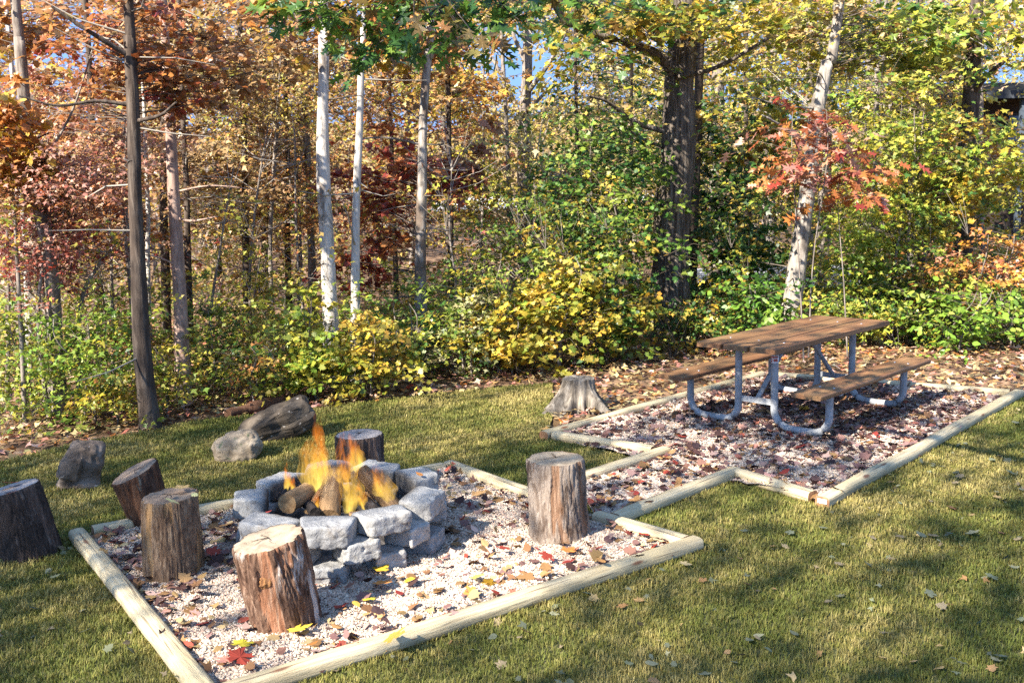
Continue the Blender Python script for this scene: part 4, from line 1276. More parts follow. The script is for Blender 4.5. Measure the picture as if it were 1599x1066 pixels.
for i, (p0, p1, p2, dd, w, bk, lb, pl, m) in enumerate(slim):
    k = .9 + .1 * (i % 3)
    tree('slim_tree', lb, 'tree', [p0, p1, p2], dd, w, w * .75, M[bk], pl,
         [(m[0], m[1], m[2], m[3], .3, 46, 26, pl), (m[0] + (i % 2 * 2 - 1) * 60, max(10, m[1] - 150), m[2], m[3] * .7, .8, 26, 24, pl)], 60 + i, 'slim trees of the wood edge', 0, 10, 9.5, (), 'star' if dd < 14 else 'small', .1)

# ------------------------------------------------------------------ saplings and shrubs of the wood edge
def shrub(name, label, cat, px, py, wp, hp, depth, pal, tmpl, size, ns, lp, seed, group=None, stems=1, bare=0, up=.75):
    rng = np.random.default_rng(1000 + seed)
    c = gy(px, py, depth)
    k = depth / FPX
    r = (wp * k / 2, wp * k / 2 * .85, hp * k / 2)
    if c.z - r[2] < .08: c.z = max(c.z, .12 + r[2] * .8)
    o = empty(name, (c.x, c.y, 0), label, cat, group)
    lo = (c.x, c.y, 0)
    rr = random.Random(seed)
    paths = []
    for s in range(stems):
        mb = MB()
        bx = c.x + rr.uniform(-.25, .25) * r[0] * (stems > 1)
        by = c.y + rr.uniform(-.2, .3) * r[1]
        tx_, ty_ = c.x + rr.uniform(-.45, .45) * r[0], c.y + rr.uniform(-.4, .4) * r[1]
        ht = c.z + r[2] * .8
        P = spline([(bx, by, -.05), (bx + (tx_ - bx) * .3 + rr.uniform(-.05, .05), by, ht * .4), (tx_, ty_, ht * .8), (tx_ + rr.uniform(-.1, .1), ty_, ht)], 18)
        w0 = (.008 + .006 * ht) * (.45 if 'oak' in name else 1)
        tube(mb, P, [w0 * (1 - .75 * i / 17) for i in range(18)], 7, 0, .1, seed, 6)
        link('stem', mb.mesh('stem', M['bark_grey'], lo), o)
        paths.append(P)
    sf = stem_fn(paths[0])
    mb = MB()
    crown(mb, rng, c, r, ns, lp, size, pal, tmpl, sf, (.13, .1, .075), .38, up, .004)
    link('foliage', mb.mesh('foliage', [M['leaf'], M['twig']], lo), o)
    return o
SH = [
 # left
 ('maple_sapling', 'yellow-green sapling at the left edge above the lawn', 40, 590, 170, 170, 9.3, 'u5l3y2', 'star', 0.061, 69, 26),
 ('maple_sapling', 'pale green sapling at the foot of the bending brown tree', 130, 560, 150, 170, 9.0, 'u4l4g2', 'star', 0.061, 69, 26),
 ('maple_sapling', 'low leafy sapling with fading orange leaves left of the dark lawn-edge trunk', 175, 630, 130, 90, 8.9, 'u4y3O2', 'star', 0.057, 41, 24),
 ('maple_sapling', 'yellow sapling standing between the dark lawn-edge trunk and the pink-brown trunk', 262, 590, 100, 110, 9.3, 'y4u4O1', 'star', 0.057, 41, 24),
 ('maple_sapling', 'green sapling just right of the pink-brown trunk', 345, 560, 150, 150, 10.3, 'g3u4y2', 'star', 0.061, 64, 26),
 ('low_shrub', 'low shrub with mottled orange and green leaves above the fallen log', 400, 605, 140, 90, 9.7, 'u4O3g2', 'star', 0.057, 50, 24),
 ('maple_sapling', 'bright yellow sapling hiding the foot of the thicker white trunk', 488, 560, 120, 150, 9.9, 'y4u5l2', 'maple', 0.061, 80, 26),
 ('maple_sapling', 'golden yellow sapling in front of the thin white tree', 582, 575, 120, 110, 9.9, 'y3o3u4', 'maple', 0.061, 62, 24),
 ('maple_sapling', 'yellow sapling high behind the pale green ones, left of the white trunks', 425, 470, 130, 140, 11.5, 'y5u3t1', 'star', 0.066, 57, 26),
 ('leafy_shrub', 'dull green shrub in the shade below the grey dappled trunk', 640, 540, 150, 130, 10.8, 'g4u3d2', 'star', 0.066, 62, 26),
 ('leafy_shrub', 'pale green and cream shrub right of the grey dappled trunk', 720, 545, 130, 130, 10.9, 'u3w3g2', 'star', 0.070, 57, 24),
 ('maple_sapling', 'light green sapling catching the sun right of the grey dappled trunk', 745, 440, 190, 150, 11.6, 'l4u4g2', 'star', 0.066, 73, 26),
 ('maple_sapling', 'green and gold sapling with leaves low over the leaf litter near the old grey stump', 800, 555, 140, 100, 10.9, 'o3y3u3', 'maple', 0.082, 50, 21),
 ('maple_sapling', 'golden-leaved maple sapling left of the stout oak', 885, 470, 200, 180, 11.2, 'o3y2u4g2', 'maple', 0.078, 80, 24),
 ('maple_sapling', 'smaller gold and green maple sapling between the golden one and the stout oak', 960, 500, 120, 150, 11.6, 'o2u4g4', 'maple', 0.074, 62, 24),
 ('green_sapling', 'broad dark green sapling spreading in layers left of the stout oak', 940, 360, 210, 150, 12.2, 'g6d1u2l1', 'maple', 0.070, 87, 26),
 ('green_sapling', 'tall dark green sapling above the golden maple sapling', 930, 250, 220, 150, 12.6, 'g6d1u2l1', 'maple', 0.070, 80, 26),
 ('green_sapling', 'shaded green sapling growing right of the foot of the stout oak', 1150, 420, 130, 180, 13.6, 'd4g4o1', 'maple', 0.082, 75, 26),
 ('leafy_shrub', 'shrub with bright green heart-shaped leaves behind the far end of the picnic table', 1185, 480, 130, 100, 11.9, 'l4g5', 'ovate', 0.090, 50, 19),
 ('leafy_shrub', 'dim green shrub behind the near end of the picnic table', 1095, 515, 150, 80, 12.2, 'g5d3o2', 'ovate', 0.074, 64, 24),
 ('sweetgum_sapling', 'sunlit yellow-green sapling right beside the leaning trunk', 1345, 420, 150, 170, 12.9, 'u6y2l3', 'sweetgum', 0.082, 92, 24),
 ('sweetgum_sapling', 'tall yellow sapling with large leaves, right of the red-leaved sapling', 1420, 270, 190, 230, 12.6, 'y3u5l3g1', 'sweetgum', 0.086, 92, 24),
 ('sweetgum_sapling', 'yellow-gold sapling in front of the tall dark brown trunk', 1475, 290, 150, 200, 12.8, 'o3u4g3y1', 'sweetgum', 0.086, 69, 24),
 ('red_oak_sapling', 'red-leaved oak sapling hanging over the leaning trunk', 1258, 228, 150, 130, 11.3, 'O4r3p3', 'pinoak', .18, 36, 8),
 ('red_oak_sapling', 'lower tip of a red-leaved oak branch right of the leaning trunk', 1335, 285, 130, 80, 11.4, 'r4O3p1', 'pinoak', .19, 14, 8),
 ('orange_shrub', 'orange-leaved shrub at the right edge in front of the wood', 1550, 410, 140, 110, 12.3, 'O6o2p2', 'star', 0.082, 50, 24),
 ('orange_shrub', 'thin orange and green shrub left of the bright orange one', 1460, 440, 130, 90, 12.3, 'O4g3u2', 'star', 0.082, 34, 21),
 ('leafy_shrub', 'lime green shrub with oval leaves beside the far corner of the picnic table bed', 1500, 515, 150, 100, 11.6, 'l7u2', 'ovate', 0.098, 50, 16),
 ('leafy_shrub', 'dim green shrub low behind the lime green one', 1405, 495, 130, 100, 12.4, 'g4u3d2', 'ovate', 0.074, 50, 21),
 ('leafy_shrub', 'yellow and green shrub right behind the end of the picnic table', 1330, 500, 130, 80, 12.2, 'u5y3g2', 'star', 0.082, 46, 21),
 ('leafy_shrub', 'mixed green shrub at the right edge beneath the orange one', 1585, 480, 120, 110, 12.0, 'g4u4O1', 'ovate', 0.082, 50, 21),
 # left upper
 ('dogwood_sapling', 'pink-red leaved sapling spreading over the left edge', 80, 290, 260, 130, 9.35, 'p6O2t2r1', 'star', 0.051, 176, 38),
 ('dogwood_sapling', 'dark red sapling below the pink-red one at the left edge', 70, 390, 220, 110, 9.65, 'r5k1p4', 'star', 0.051, 110, 36),
 ('dogwood_sapling', 'orange-pink sapling behind the dark lawn-edge trunk', 170, 235, 190, 120, 10.35, 'p4O3t3y1', 'star', 0.053, 102, 36),
 ('dogwood_sapling', 'bright orange leaves at the very left edge of the wood', -5, 250, 90, 170, 8.95, 'O6y2', 'star', 0.066, 65, 26),
 ('beech_sapling', 'tan-orange beech sapling right of the pink-brown trunk, high up', 395, 150, 240, 140, 12.2, 't4O2y2u2w1', 'star', 0.053, 96, 38),
 ('beech_sapling', 'brown-leaved beech sapling at mid height right of the pink-brown trunk', 370, 320, 220, 160, 13.0, 'b2t4u2y2w1', 'star', 0.053, 92, 38),
 ('beech_sapling', 'rust-coloured beech sapling left of the white trunks', 455, 290, 130, 200, 13.0, 'O4b2t3y1', 'star', 0.053, 69, 38),
 ('maple_sapling', 'yellow-green maple sapling high at the left behind the dark trunk', 150, 440, 200, 120, 11.0, 'u4b3O2', 'star', 0.061, 57, 26),
 ('maple_sapling', 'orange sapling glowing low behind the dark lawn-edge trunk', 195, 540, 110, 110, 10.6, 'O4u3b2', 'star', 0.061, 41, 24),
]
for i, (nm, lb, px, py, wp, hp, dd, pl, tm, sz, ns, lp) in enumerate(SH):
    cat = 'shrub' if 'shrub' in nm else 'sapling'
    shrub(nm, lb, cat, px, py, wp, hp, dd, pl, tm, sz, ns, lp, i, 'saplings and shrubs of the wood edge', 3 if cat == 'shrub' else 1 + (i % 2))

# bare branching saplings
def bare(label, pix, depth, w, seed, sub=9):
    pts = [gy(px, py, depth) for px, py in pix]
    pts[0].z = -.05
    o = empty('bare_sapling', (pts[0].x, pts[0].y, 0), label, 'sapling', 'leafless saplings in the undergrowth')
    lo = (pts[0].x, pts[0].y, 0)
    k = depth / FPX
    P = spline(pts, 22)
    mb = MB()
    tube(mb, P, [w * k / 2 * (1 - .7 * i / 21) for i in range(22)], 7, 0, .1, seed, 6)
    link('stem', mb.mesh('stem', M['bark_grey'], lo), o)
    rng = np.random.default_rng(seed)
    mb = MB()
    n = sub * 3
    st = np.array([P[int(i)] for i in rng.integers(5, 21, n)])
    d = norm(np.stack([rng.normal(size=n), rng.normal(size=n) * .6, rng.uniform(-.1, .9, n)], 1))
    L = rng.uniform(.25, .8, n)[:, None]
    Q = np.stack([st, st + d * L * .5 + rng.normal(size=(n, 3)) * .03, st + d * L + np.array([0, 0, .1]) * L], 1)
    put_twigs(mb, Q, np.full(n, .006), np.full(n, .002), (.3, .26, .22), 0)
    link('crown', mb.mesh('crown', M['twig'], lo), o)
bare('grey forked leafless sapling left of the dark lawn-edge trunk', [(118, 600), (126, 480), (150, 420), (185, 375)], 9.6, 9, 1)
bare('leafless sapling reaching up at the left edge of the wood', [(40, 620), (36, 520), (18, 440), (-10, 400)], 9.5, 6, 2)
bare('pale leafless sapling in the gap left of the thicker white trunk', [(395, 560), (390, 430), (402, 300), (420, 190)], 11.5, 6, 3, 12)
bare('very thin pale bare stem at the far left edge among the yellow-green leaves', [(12, 640), (14, 480), (10, 330), (4, 200)], 10.2, 7, 16, 10)
bare('thin dark bare stem left of the bending brown tree, forked above', [(62, 620), (58, 500), (62, 390), (70, 300)], 10.4, 6, 7, 8)
bare('straight bare stem between the bending brown tree and the dark lawn-edge trunk', [(178, 620), (176, 480), (172, 360), (170, 220)], 10.6, 7, 8, 8)
bare('slanting pale bare stem right of the pink-brown trunk', [(322, 610), (330, 480), (345, 380), (365, 260)], 10.8, 6, 9, 9)
bare('thin upright bare stem just left of the thicker white trunk', [(468, 580), (466, 450), (462, 330), (460, 200)], 11.6, 6, 10, 8)
bare('thin bare sapling right of the grey dappled trunk', [(710, 560), (712, 450), (702, 360), (706, 250)], 11.4, 5, 4, 12)
bare('bare grey twiggy sapling behind the golden maple sapling', [(850, 540), (848, 440), (858, 340), (880, 250)], 12.6, 6, 5, 12)

# ------------------------------------------------------------------ low growth under the trees, litter, far wood
g = np.random.default_rng(77)
mb = MB()
ex = np.array([[p.x, p.y] for p in edge] + [[2.7, 11.4], [4.4, 11.2], [6.5, 11.4]])
n = 520
X = g.uniform(-9, 9.5, n)
Yb = np.interp(X, ex[:, 0], ex[:, 1]) + .5 + g.random(n) ** 1.3 * 6.0
Zc = g.uniform(.1, .45, n) + .2 * g.random(n) * (Yb > 10.5)
xc = X / Yb
for i in range(n):
    pl = 'u5y2l2' if xc[i] < -.22 else ('u4y3o2g1' if xc[i] < .05 else ('g4o3u2' if xc[i] < .18 else 'g3u3y2O1'))
    s = g.uniform(.7, 1.3)
    crown(mb, g, (X[i], Yb[i], Zc[i]), (.3 * s, .3 * s, .2 * s), 5, 8, .075, pl, 'star' if Yb[i] < 12 else 'small', lambda z, x=X[i], y=Yb[i]: (x, y, max(0, z - .3)), (.14, .11, .08), .5, .8, .003)
tag(link('undergrowth', mb.mesh('undergrowth', [M['leaf'], M['twig']])), kind='stuff')

def litter(n, xs, ys, keep, pal, smin, smax, tm, name, zf=None, seed=0):
    g = np.random.default_rng(seed)
    P = np.stack([g.uniform(*xs, n), g.uniform(*ys, n)], 1)
    P = P[keep(P)]
    n = len(P)
    z = (zf(P) if zf is not None else np.zeros(n)) + g.uniform(.004, .03, n)
    an = g.random(n) * 6.28
    d = np.stack([np.cos(an), np.sin(an), g.normal(size=n) * .25], 1)
    nr = g.normal(size=(n, 3)) * .32 + [0, 0, 1]
    col = palette(g, pal, n) * g.uniform(.6, 1.2, (n, 1))
    mb = MB()
    put_leaves(mb, tm, np.concatenate([P, z[:, None]], 1), d, nr, g.uniform(smin, smax, n), col, 0, g.uniform(-1.2, 2.2, n))
    return tag(link(name, mb.mesh(name, M['dry_leaf'])), kind='stuff')
def on_floor(P):
    b = ~inpoly(P, lawn_poly)
    for q in beds: b &= ~inpoly(P, q)
    return b & (P[:, 1] > 6.5)
litter(42000, (-8, 9.5), (7, 17), on_floor, 't5b3p3k1O1w1', .05, .1, 'star', 'leaf_litter', None, 5)

# leafy understorey between the trees, too many stems to count
def pal_at(px, py):
    if px < 450: return 'O3p2t4y3w2u1' if py < 330 else ('r2u4t3y2p2' if py < 450 else 'u5y2g2l1')
    if px < 750: return 'O3t3y3b1' if py < 150 else ('O3r3b2t2' if py < 420 else 'u4y3g2')
    if px < 1000: return 't4w2y3b1' if py < 200 else ('t3y3u3w2' if py < 330 else 'g4u4y2')
    if px < 1230: return 'y4u2p1t2' if py < 150 else 'g4d2u2y1'
    return 'y3u3p2t1' if py < 150 else ('u4y4o1' if py < 350 else 'u3g3O1y1')
g = np.random.default_rng(55)
mb = MB()
for i in range(1000):
    Y = g.uniform(12.3, 21)
    px, py = g.uniform(-120, 1720), g.uniform(-10, 470)
    if (abs(px - 815) < 75 and 45 < py < 135) or (abs(px - 105) < 65 and py < 115) or (abs(px - 740) < 50 and 295 < py < 350): continue
    if py < 250 and g.random() < .12: continue
    if px > 1500 and 110 < py < 210: continue
    if Y < 14.5 and ((985 < px < 1110 and py > 60) or (1195 < px < 1300 and py > 120)): continue
    c = gy(px, py, Y)
    if c.z < .25: c.z = .25 + .3 * g.random()
    s = g.uniform(.7, 1.3)
    crown(mb, g, c, (.55 * s, .5 * s, .34 * s), 6, 11, .1, pal_at(px, py), 'star' if Y < 15 else 'small', ((lambda z, c=c: (c.x + .3, c.y, c.z - .5)) if i % 2 else None), ((.17, .14, .11) if i % 3 else (.45, .4, .34)), .5, .8, .005)
tag(link('understorey_foliage', mb.mesh('understorey_foliage', [M['leaf'], M['twig']])), kind='stuff')

g = np.random.default_rng(56)
mb = MB()
for i in range(420):
    px, py = g.uniform(-60, 1660), g.uniform(300, 560)
    if 985 < px < 1100 or 1190 < px < 1290 or (px < 700 and py < 470 and g.random() < .6): continue
    e = gp(px, float(np.interp(px, [0, 235, 480, 860, 1190, 1599], [722, 668, 640, 598, 566, 560]))).y
    Y = e + g.uniform(.5, 2.6)
    c = gy(px, py, Y)
    if c.z < .2: c.z = .2 + .4 * g.random()
    s = g.uniform(.6, 1.2)
    pl = ('u5y2l2g1b1' if py > 430 else 'b3u3O2y2') if px < 450 else (('u4y3g2l1' if py > 420 else 'r2u3O2y2') if px < 750 else ('g4u3o2y1' if px < 1190 else 'u4g3y2l1'))
    crown(mb, g, c, (.3 * s, .3 * s, .26 * s), 5, 9, .068, pl, 'star', ((lambda z, c=c: (c.x + .1, c.y, max(-.02, c.z - .4))) if i % 3 == 0 else None), (.2, .165, .13), .5, .8, .003)
tag(link('brush_foliage', mb.mesh('brush_foliage', [M['leaf'], M['twig']])), kind='stuff')

# far wood beyond the trees one can tell apart
g = np.random.default_rng(99)
mb = MB()
gaps = [(105, 60, 65, 50), (840, 90, 38, 40), (775, 90, 40, 22), (560, 12, 70, 16), (350, 15, 22, 16), (440, 60, 14, 14), (1420, 30, 14, 10), (740, 325, 45, 12), (1585, 145, 45, 35)]
for i in range(2300):
    Y = 17 + 33 * g.random() ** .9
    px, py = g.uniform(-120, 1720), -30 + 500 * g.random() ** 1.25
    rpx = FPX / Y * .75
    if any(abs((px - a) / (w + rpx * .8)) ** 2 + abs((py - b) / (h + rpx * .6)) ** 2 < 1 for a, b, w, h in gaps): continue
    c = gy(px, py, Y)
    if c.z < .3: continue
    t = px / 1599
    pl = ('O4b2t3p2y2', 'b2t4O3y3', 'O2y4b3u2', 't3y4b3u1', 'y4O2u3g2', 'y4u4O1g2')[min(5, max(0, int(t * 6)))]
    if py > 380: pl = 'u3t3y2b2' if t < .5 else 'g3u3d2y2'
    s = Y / 22
    crown(mb, g, c, (.75 * s, .75 * s, .5 * s), 7, 10, .15 * s ** .6, pl, 'flake', (lambda z, c=c: (c.x, c.y, c.z - .3)) if i % 2 else None, (.16, .13, .1), .5, .8, .008)
far = tag(link('far_forest', mb.mesh('far_forest', [M['leaf'], M['twig']])), kind='stuff')
mb = MB()
fx = []
for i in range(90):
    Y = g.uniform(19, 46)
    px = g.uniform(-60, 1660)
    p = gy(px, 300, Y)
    w = g.uniform(.05, .15)
    h = g.uniform(7, 12) if not any(abs(px - a) < ww + 20 and hh > 25 for a, b, ww, hh in gaps) else g.uniform(3, 6)
    tube(mb, [(p.x, p.y, -.1), (p.x + g.normal() * .1, p.y, h * .5), (p.x + g.normal() * .35, p.y, h)], [w, w * .8, w * .3], 7, 0, .1, i, 2)
tag(link('far_trunks', mb.mesh('far_trunks', M['bark_grey'])), kind='stuff')

# distant wooded rise that closes the view between the trunks
M['rise'] = simple('wooded_rise', 1.0, [(.3, (.03, .025, .012)), (.42, (.12, .08, .035)), (.52, (.24, .15, .065)), (.62, (.32, .24, .1)), (.75, (.16, .17, .06))], 2.6, 14, .95, .0, 0)
V, F = [], []
nx, ny = 120, 40
for j in range(ny + 1):
    for i in range(nx + 1):
        x = -75 + 150 * i / nx
        y = 58 + 40 * j / ny
        z = -.5 + 8.6 * (j / ny) ** .8 * (1 + .25 * mnoise.noise(Vector((x * .05, 0, 3)))) + 1.5 * mnoise.fractal(Vector((x * .3, y * .3, 0)), 1, 2, 4)
        V.append((x, y, z))
F = [(j * (nx + 1) + i, j * (nx + 1) + i + 1, (j + 1) * (nx + 1) + i + 1, (j + 1) * (nx + 1) + i) for j in range(ny) for i in range(nx)]
mb = MB(); mb.add(V, F, 0, None, True)
tag(link('hills', mb.mesh('hills', M['rise'])), kind='structure')
# pale drives seen through gaps
M['drive'] = simple('pale_drive', 1.0, [(.3, (.4, .37, .33)), (.7, (.62, .58, .53))], 6, 6, .9, .2, .01)
a = gy(640, 338, 56)
mb = MB(); mb.add([(x, y, 1.0 + (y - 50) * .06 + .12 * mnoise.noise(Vector((x * .5, y * .5, 0)))) for y in (50, 53, 56, 60) for x in np.linspace(-4, 9, 14)], [(j * 14 + i, j * 14 + i + 1, (j + 1) * 14 + i + 1, (j + 1) * 14 + i) for j in range(3) for i in range(13)], 0, None, True)
tag(link('road', mb.mesh('road', M['drive'])), kind='structure')
M['grey_drive'] = simple('grey_drive', 1.0, [(.3, (.25, .25, .27)), (.7, (.42, .42, .44))], 6, 6, .9, .2, .01)
mb = MB()
p = gp(1160, 440)
mb.add([(p.x + x + .4 * mnoise.noise(Vector((x, y, 9))), p.y + y, .05) for y in (-2, 0, 3) for x in np.linspace(-1.6, 3.5, 8)], [(j * 8 + i, j * 8 + i + 1, (j + 1) * 8 + i + 1, (j + 1) * 8 + i) for j in range(2) for i in range(7)], 0)
tag(link('path', mb.mesh('path', M['grey_drive'])), kind='structure')

# ------------------------------------------------------------------ house and shed beyond the trees
M['siding'] = simple('brown_siding', (1, 1, 9), [(.35, (.025, .018, .014)), (.6, (.05, .036, .028))], 2.0, 6, .8, .5, .02)
M['roofing'] = simple('dark_roofing', 6, [(.35, (.006, .006, .0065)), (.65, (.015, .015, .016))], 1.0, 6, 1.0, .5, .02, .05)
M['fascia'] = simple('fascia', 6, [(.35, (.03, .034, .04)), (.65, (.06, .066, .075))], 1.0, bmp=0)
M['glass'] = simple('window_glass', 3, [(.35, (.03, .06, .14)), (.65, (.06, .11, .22))], 1.0, bmp=0, rough=.15, spec=.5)
M['post'] = simple('blue_post', 6, [(.35, (.05, .065, .085)), (.65, (.08, .1, .125))], 1.0, bmp=.2)
def box_part(name, parent, x0, x1, y0, y1, z0, z1, mat, lo=(0, 0, 0)):
    mb = MB(); boxm(mb, x0, x1, y0, y1, z0, z1)
    return link(name, mb.mesh(name, mat, lo), parent)
def house(loc, label, name, cat, wid, dep, zw, roof_pitch, win=None, posts=(), over=.5):
    o = empty(name, loc, label, cat)
    box_part('wall', o, 0, wid, 0, dep, -.3, zw, M['siding'])
    mb = MB()
    zr = zw + roof_pitch
    t = .16
    x0, x1, y0, y1 = -over, wid + over, -over - .4, dep + over
    for za, s in ((0, 1), (t, 1)): pass
    V = [(x0, y0, zw - .12), (x1, y0, zw - .12), (x1, dep / 2, zr), (x0, dep / 2, zr), (x1, y1, zw - .12), (x0, y1, zw - .12)]
    V += [(x, y, z + t) for x, y, z in V]
    mb.add(V, [(3, 2, 1, 0), (5, 4, 2, 3), (6, 7, 8, 9), (9, 8, 10, 11), (0, 1, 7, 6), (1, 2, 8, 7), (2, 4, 10, 8), (4, 5, 11, 10), (5, 3, 9, 11), (3, 0, 6, 9)], 0)
    rf = link('roof', mb.mesh('roof', M['roofing']), o)
    box_part('fascia_board', rf, x0, x1, y0 - .03, y0 - .003, zw - .1, zw + .06, M['fascia'])
    for (a, b, c, d) in win or ():
        w = box_part('window', o, a, b, -.05, -.002, c, d, M['fascia'])
        box_part('pane', w, a + .06, b - .06, -.07, -.052, c + .06, d - .06, M['glass'])
    for (px_, py_) in posts:
        box_part('post', o, px_ - .05, px_ + .05, py_ - .05, py_ + .05, -.1, zw - .1, M['post'])
    return o
ev = gy(1540, 147, 21)
house((ev.x + .5, 21.9, 0), 'dark brown house with a black roof edge showing through the trees at the right edge', 'house', 'house', 9, 7, ev.z - .0, .45, [(.35, 1.0, ev.z - 1.0, ev.z - .35), (2.0, 3.0, 1.0, 2.2)], [(.35, -.75), (3.0, -.75)])
sh_ = gy(845, 274, 30)
house((sh_.x + .3, 30.6, 0), 'small dark shed roof half hidden among the leaves behind the crooked tree', 'shed', 'shed', 1.1, 2.0, sh_.z + .0, .45, [(.3, .8, .9, 1.6)], (), .25)

# ================================================================== FALLEN LEAVES
DL = {}
def dead_leaf_mesh(tm, ci, pal, var):
    key = (tm, ci, pal, var)
    if key not in DL:
        gg = np.random.default_rng(hash((tm, ci, var)) % 99991 if False else sum(map(ord, tm + pal)) * 7 + ci * 13 + var)
        mb = MB()
        c = np.array([PAL[pal][ci % len(PAL[pal])]], np.float32)
        a = var * 1.3
        put_leaves(mb, tm, np.array([[-.45, 0, .12]]), np.array([[1, 0, .12 * math.sin(a)]]), np.array([[.15 * math.cos(a), .2 * math.sin(a * 2), 1.]]), np.array([1.0]), c, 0, np.array([(.5, 1.1, -.5, 1.5)[var % 4]]))
        DL[key] = mb.mesh('fallen_leaf', M['dry_leaf'])
    return DL[key]
rl = random.Random(8)
def leaf_at(x, y, z, pal, tm, size, label, group, tilt=.25):
    o = link('fallen_leaf', dead_leaf_mesh(tm, rl.randrange(4), pal, rl.randrange(4)))
    o.location = (x, y, z)
    o.scale = (size, size, size * .8)
    o.rotation_euler = (rl.gauss(0, tilt), rl.gauss(0, tilt), rl.random() * 6.28)
    return tag(o, label, 'leaf', group)
FL = 'fallen leaves lying about the yard'
for px, py, z, pal, tm, s, lb in [
    (745, 903, .05, 'y', 'maple_fine', .08, 'bright yellow fallen leaf on the gravel between the pale log stool and the front timber'),
    (763, 913, .05, 'o', 'maple_fine', .07, 'orange-yellow fallen leaf touching the bright yellow one on the gravel'),
    (734, 926, .05, 'O', 'maple_fine', .07, 'orange fallen leaf just in front of the bright yellow one on the gravel'),
    (852, 871, .05, 'r', 'maple_fine', .085, 'crimson fallen leaf on the gravel in front of the pale log stool'),
    (888, 860, .05, 'O', 'maple_fine', .085, 'orange fallen leaf at the foot of the pale log stool'),
    (884, 880, .05, 'r', 'ovate', .07, 'small red fallen leaf between the pale log stool and the front timber'),
    (785, 858, .05, 'r', 'maple_fine', .075, 'dark red fallen leaf on the gravel left of the pale log stool'),
    (470, 986, .05, 'y', 'maple_fine', .11, 'large yellow fallen leaf against the foot of the knotty log stool'),
    (379, 1008, .05, 'y', 'maple_fine', .09, 'yellow fallen leaf on the gravel left of the knotty log stool'),
    (375, 1030, .05, 'r', 'maple_fine', .11, 'red-orange fallen leaf on the gravel in the near corner of the bed'),
    (350, 1035, .05, 'p', 'maple_fine', .08, 'pinkish fallen leaf beside the red-orange one in the near corner of the bed'),
    (484, 1009, .099, 'O', 'ovate', .09, 'orange fallen leaf lying on the front timber near the knotty log stool'),
    (620, 996, .099, 'o', 'maple_fine', .11, 'tan and orange curled fallen leaf on the middle of the front timber'),
    (938, 878, .099, 'O', 'ovate', .08, 'orange fallen leaf lying on the far end of the front timber'),
    (556, 945, .05, 'o', 'ovate', .07, 'small golden fallen leaf on the sunlit gravel in front of the knotty log stool'),
    (600, 914, .05, 'O', 'maple_fine', .1, 'orange fallen leaf on the gravel below the fire ring'),
    (596, 890, .05, 'o', 'maple_fine', .09, 'gold fallen leaf close to the bottom stones of the fire ring'),
    (640, 908, .05, 'o', 'ovate', .08, 'ochre fallen leaf right of the orange one below the fire ring'),
    (665, 905, .05, 'y', 'ovate', .045, 'tiny yellow fallen leaf on the gravel below the fire ring'),
    (575, 938, .05, 'y', 'maple_fine', .07, 'lemon yellow fallen leaf on the sunlit gravel before the front timber'),
    (262, 775, .475, 't', 'ovate', .07, 'pale dead leaf at the left of the brown log stool top'),
    (283, 764, .475, 't', 'maple_fine', .08, 'tan dead leaf at the back of the brown log stool top'),
    (268, 785, .475, 'w', 'maple_fine', .075, 'pale curled dead leaf in the middle of the brown log stool top'),
    (305, 775, .475, 'w', 'ovate', .06, 'small cream dead leaf at the right of the brown log stool top'),
    (18, 757, .42, 'r', 'maple_fine', .08, 'red leaf lying on the dark log stool outside the bed'),
    (20, 772, .42, 'p', 'ovate', .07, 'pink leaf below the red one on the dark log stool outside the bed'),
    (12, 766, .42, 'O', 'maple_fine', .07, 'orange leaf beside the red one on the dark log stool outside the bed'),
    (655, 742, .352, 'O', 'ovate', .06, 'red-orange leaf lying on a right-hand stone of the fire ring'),
    (420, 800, .352, 'r', 'ovate', .045, 'small dark red leaf on the pale wedge-shaped stone of the fire ring'),
    (1305, 766, .06, 'k', 'maple_fine', .1, 'purplish dead leaf beside the white-tagged timber corner'),
    (640, 605, .04, 'r', 'maple_fine', .09, 'red leaf at the edge of the lawn under the golden saplings'),
    (1255, 640, .05, 'o', 'maple_fine', .09, 'golden leaf on the gravel right of the near table leg'),
    (1480, 640, .05, 'o', 'maple_fine', .1, 'golden leaf near the far right of the picnic table bed'),
    (1225, 738, .05, 'r', 'ovate', .09, 'crimson leaf at the front corner of the picnic table bed'),
]:
    p = gp(px, py, z)
    leaf_at(p.x, p.y, z + .004, pal, tm, s, lb, FL)

def scatter(poly, n, rng, avoid=(), dens=None):
    a = np.array([[p[0], p[1]] for p in poly])
    lo, hi = a.min(0), a.max(0)
    out = []
    while len(out) < n:
        p = rng.uniform(lo, hi)
        if not inpoly(p[None], poly)[0]: continue
        if any((p[0] - x) ** 2 + (p[1] - y) ** 2 < r * r for x, y, r in avoid): continue
        if dens is not None and rng.random() > dens(p): continue
        out.append(p)
    return np.array(out)
g = np.random.default_rng(123)
av = [(b.x, b.y, .17) for b in (b1, b2, b5, b6)] + [(ring_c.x, ring_c.y, .62)]
def near_edge(poly):
    A = [np.array([p[0], p[1]]) for p in poly]
    def f(p):
        d = 9
        for i in range(len(A)):
            a, b = A[i], A[(i + 1) % len(A)]
            t = np.clip(np.dot(p - a, b - a) / np.dot(b - a, b - a), 0, 1)
            d = min(d, np.linalg.norm(p - a - t * (b - a)))
        return d
    return f
ef, et = near_edge(fire_bed), near_edge(table_bed)
dens_fire = lambda p: .25 + .75 * math.exp(-ef(p) / .16) + .35 * (p[0] < -1.6)
tcx, tcy = TX + .35, TY + .15
dens_table = lambda p: min(1, .3 + .8 * math.exp(-((p[0] - tcx) ** 2 + (p[1] - tcy) ** 2) / 1.1))
